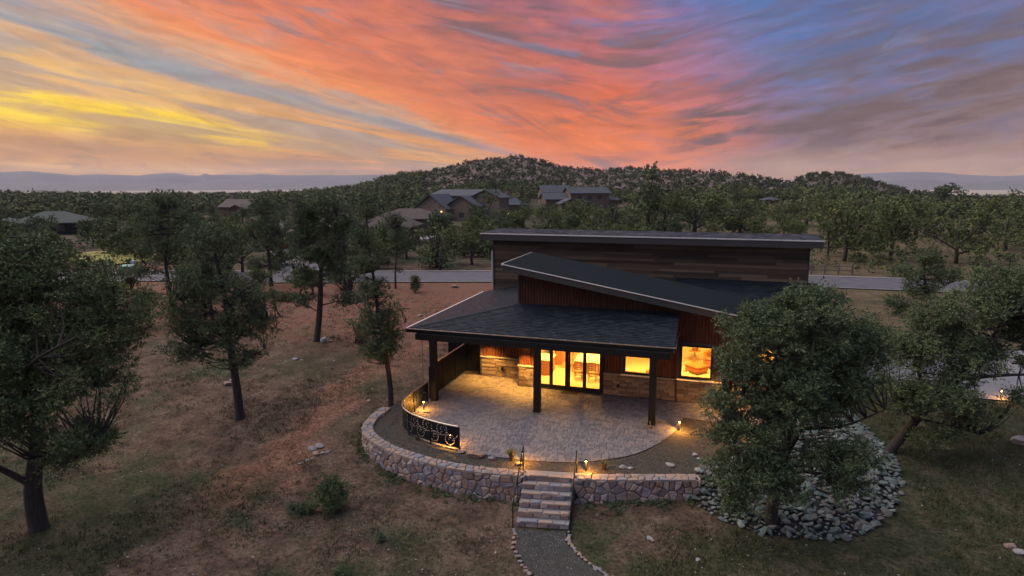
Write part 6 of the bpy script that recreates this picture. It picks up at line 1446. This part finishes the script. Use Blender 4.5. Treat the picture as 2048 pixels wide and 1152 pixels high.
tag(joined(items, [rock_mesh(90+i, .7, 0) if False else RK[i] for i in range(3)] if False else [(lambda m_: m_)(MB().add([(1, 0, 0), (-.8, .3, 0), (0, 1, .1), (.1, -.9, 0), (0, .1, .8), (0, 0, -.6)], [(0, 2, 4), (2, 1, 4), (1, 3, 4), (3, 0, 4), (2, 0, 5), (1, 2, 5), (3, 1, 5), (0, 3, 5)]).mesh('chip'))], 'stone_chips', M['pebble']), 'small stone chips strewn over the bare ground', kind='stuff')
# gravel and litter in the bed and on the path
pts = []
r = np.random.RandomState(71)
while len(pts) < 4200:
    x, y = r.uniform(-1.6, 16.5), r.uniform(-6.5, 1.5)
    rl_ = np.hypot(WL[:, 0]-x, WL[:, 1]-y).min(); rr_ = np.hypot(WR[:, 0]-x, WR[:, 1]-y).min()
    if min(rl_, rr_) < .3: continue
    inside = len(clip_convex([(x-.001, y-.001), (x+.001, y-.001), (x, y+.001)], PA)) >= 3 or (x > 12 and y > 1.2)
    if inside: continue
    j = np.interp(x, [-1.7, -1.5, -1.05, -.3, .75, 1.95, 3.1, 4.3, 5.4, 6.72, 8.47, 9.6, 10.7, 11.8, 12.95, 14, 15.4, 16.6], [-1.75, -3.8, -4.65, -5.3, -5.9, -6.33, -6.58, -6.68, -6.65, -6.3, -5.9, -5.88, -5.55, -5.2, -4.85, -3.6, -2.4, -.6])
    if y < j+.15: continue
    pts.append((x, y, -.025))
T = np.gradient(PC, axis=0); T /= np.linalg.norm(T, axis=1)[:, None]
for _ in range(2600):
    k = r.randint(len(PC)); w_ = r.uniform(-.82, .82); x = PC[k, 0]-T[k, 1]*w_+r.normal()*.05; y = PC[k, 1]+T[k, 0]*w_+r.normal()*.08; pts.append((x, y, float(g(x, y))+.04))
items = [(p, (rnd.uniform(-.5, .5), rnd.uniform(-.5, .5), rnd.uniform(0, 6)), [(.012+.022*rnd.random()**3)*k for k in (1.3, 1, .7)]) for p in pts]
chip = MB().add([(1, 0, 0), (-.8, .3, 0), (0, 1, .1), (.1, -.9, 0), (0, .1, .8), (0, 0, -.6)], [(0, 2, 4), (2, 1, 4), (1, 3, 4), (3, 0, 4), (2, 0, 5), (1, 2, 5), (3, 1, 5), (0, 3, 5)]).mesh('chip')
tag(joined(items, [chip], 'gravel', mat('bed gravel chips', [(.03, .028, .026), (.09, .08, .075), (.26, .235, .225)], 3, .9, .9)), 'dark gravel in the planting bed and on the path', kind='stuff')
# darker green growth hugging the wall foot
def wall_foot(line, n, seed):
    r = np.random.RandomState(seed); T = np.gradient(line, axis=0); T /= np.linalg.norm(T, axis=1)[:, None]; out = []
    for _ in range(n):
        k = r.randint(len(line)); d = .32+.5*r.rand()**2; x = line[k, 0]+T[k, 1]*d+r.normal()*.08; y = line[k, 1]-T[k, 0]*d+r.normal()*.08
        if vnoise(np.array(x*.9), np.array(y*.9), 8) > .42: out.append((x, y, float(g(x, y))+.05))
    return out
cs = wall_foot(WL, 150, 3)+wall_foot(WR, 60, 4)
V, F, tn = leaf_cloud(cs, [.12]*len(cs), 40, .07, 55, .5)
tag(put('ground_cover', np_mesh('ground_cover', V, F, False, tn), M['leafdark']), 'low green growth along the foot of the stone wall', kind='stuff')

# ------------------------------------------------------------------ haze
hm = bpy.data.materials.new('evening haze'); hm.use_nodes = True; t = NT(hm.node_tree); t.n.clear()
ho = t.new('ShaderNodeOutputMaterial'); pv_ = t.new('ShaderNodeVolumePrincipled'); pv_.inputs['Density'].default_value = .00008; pv_.inputs['Color'].default_value = (.93, .90, 1.0, 1); pv_.inputs['Anisotropy'].default_value = .0
t.l.new(pv_.outputs[0], ho.inputs['Volume'])
tag(put('haze', MB().box(-8200, -8200, -36, 8200, 8200, 230).mesh('haze'), hm), 'thin violet evening haze over the valley', kind='stuff')
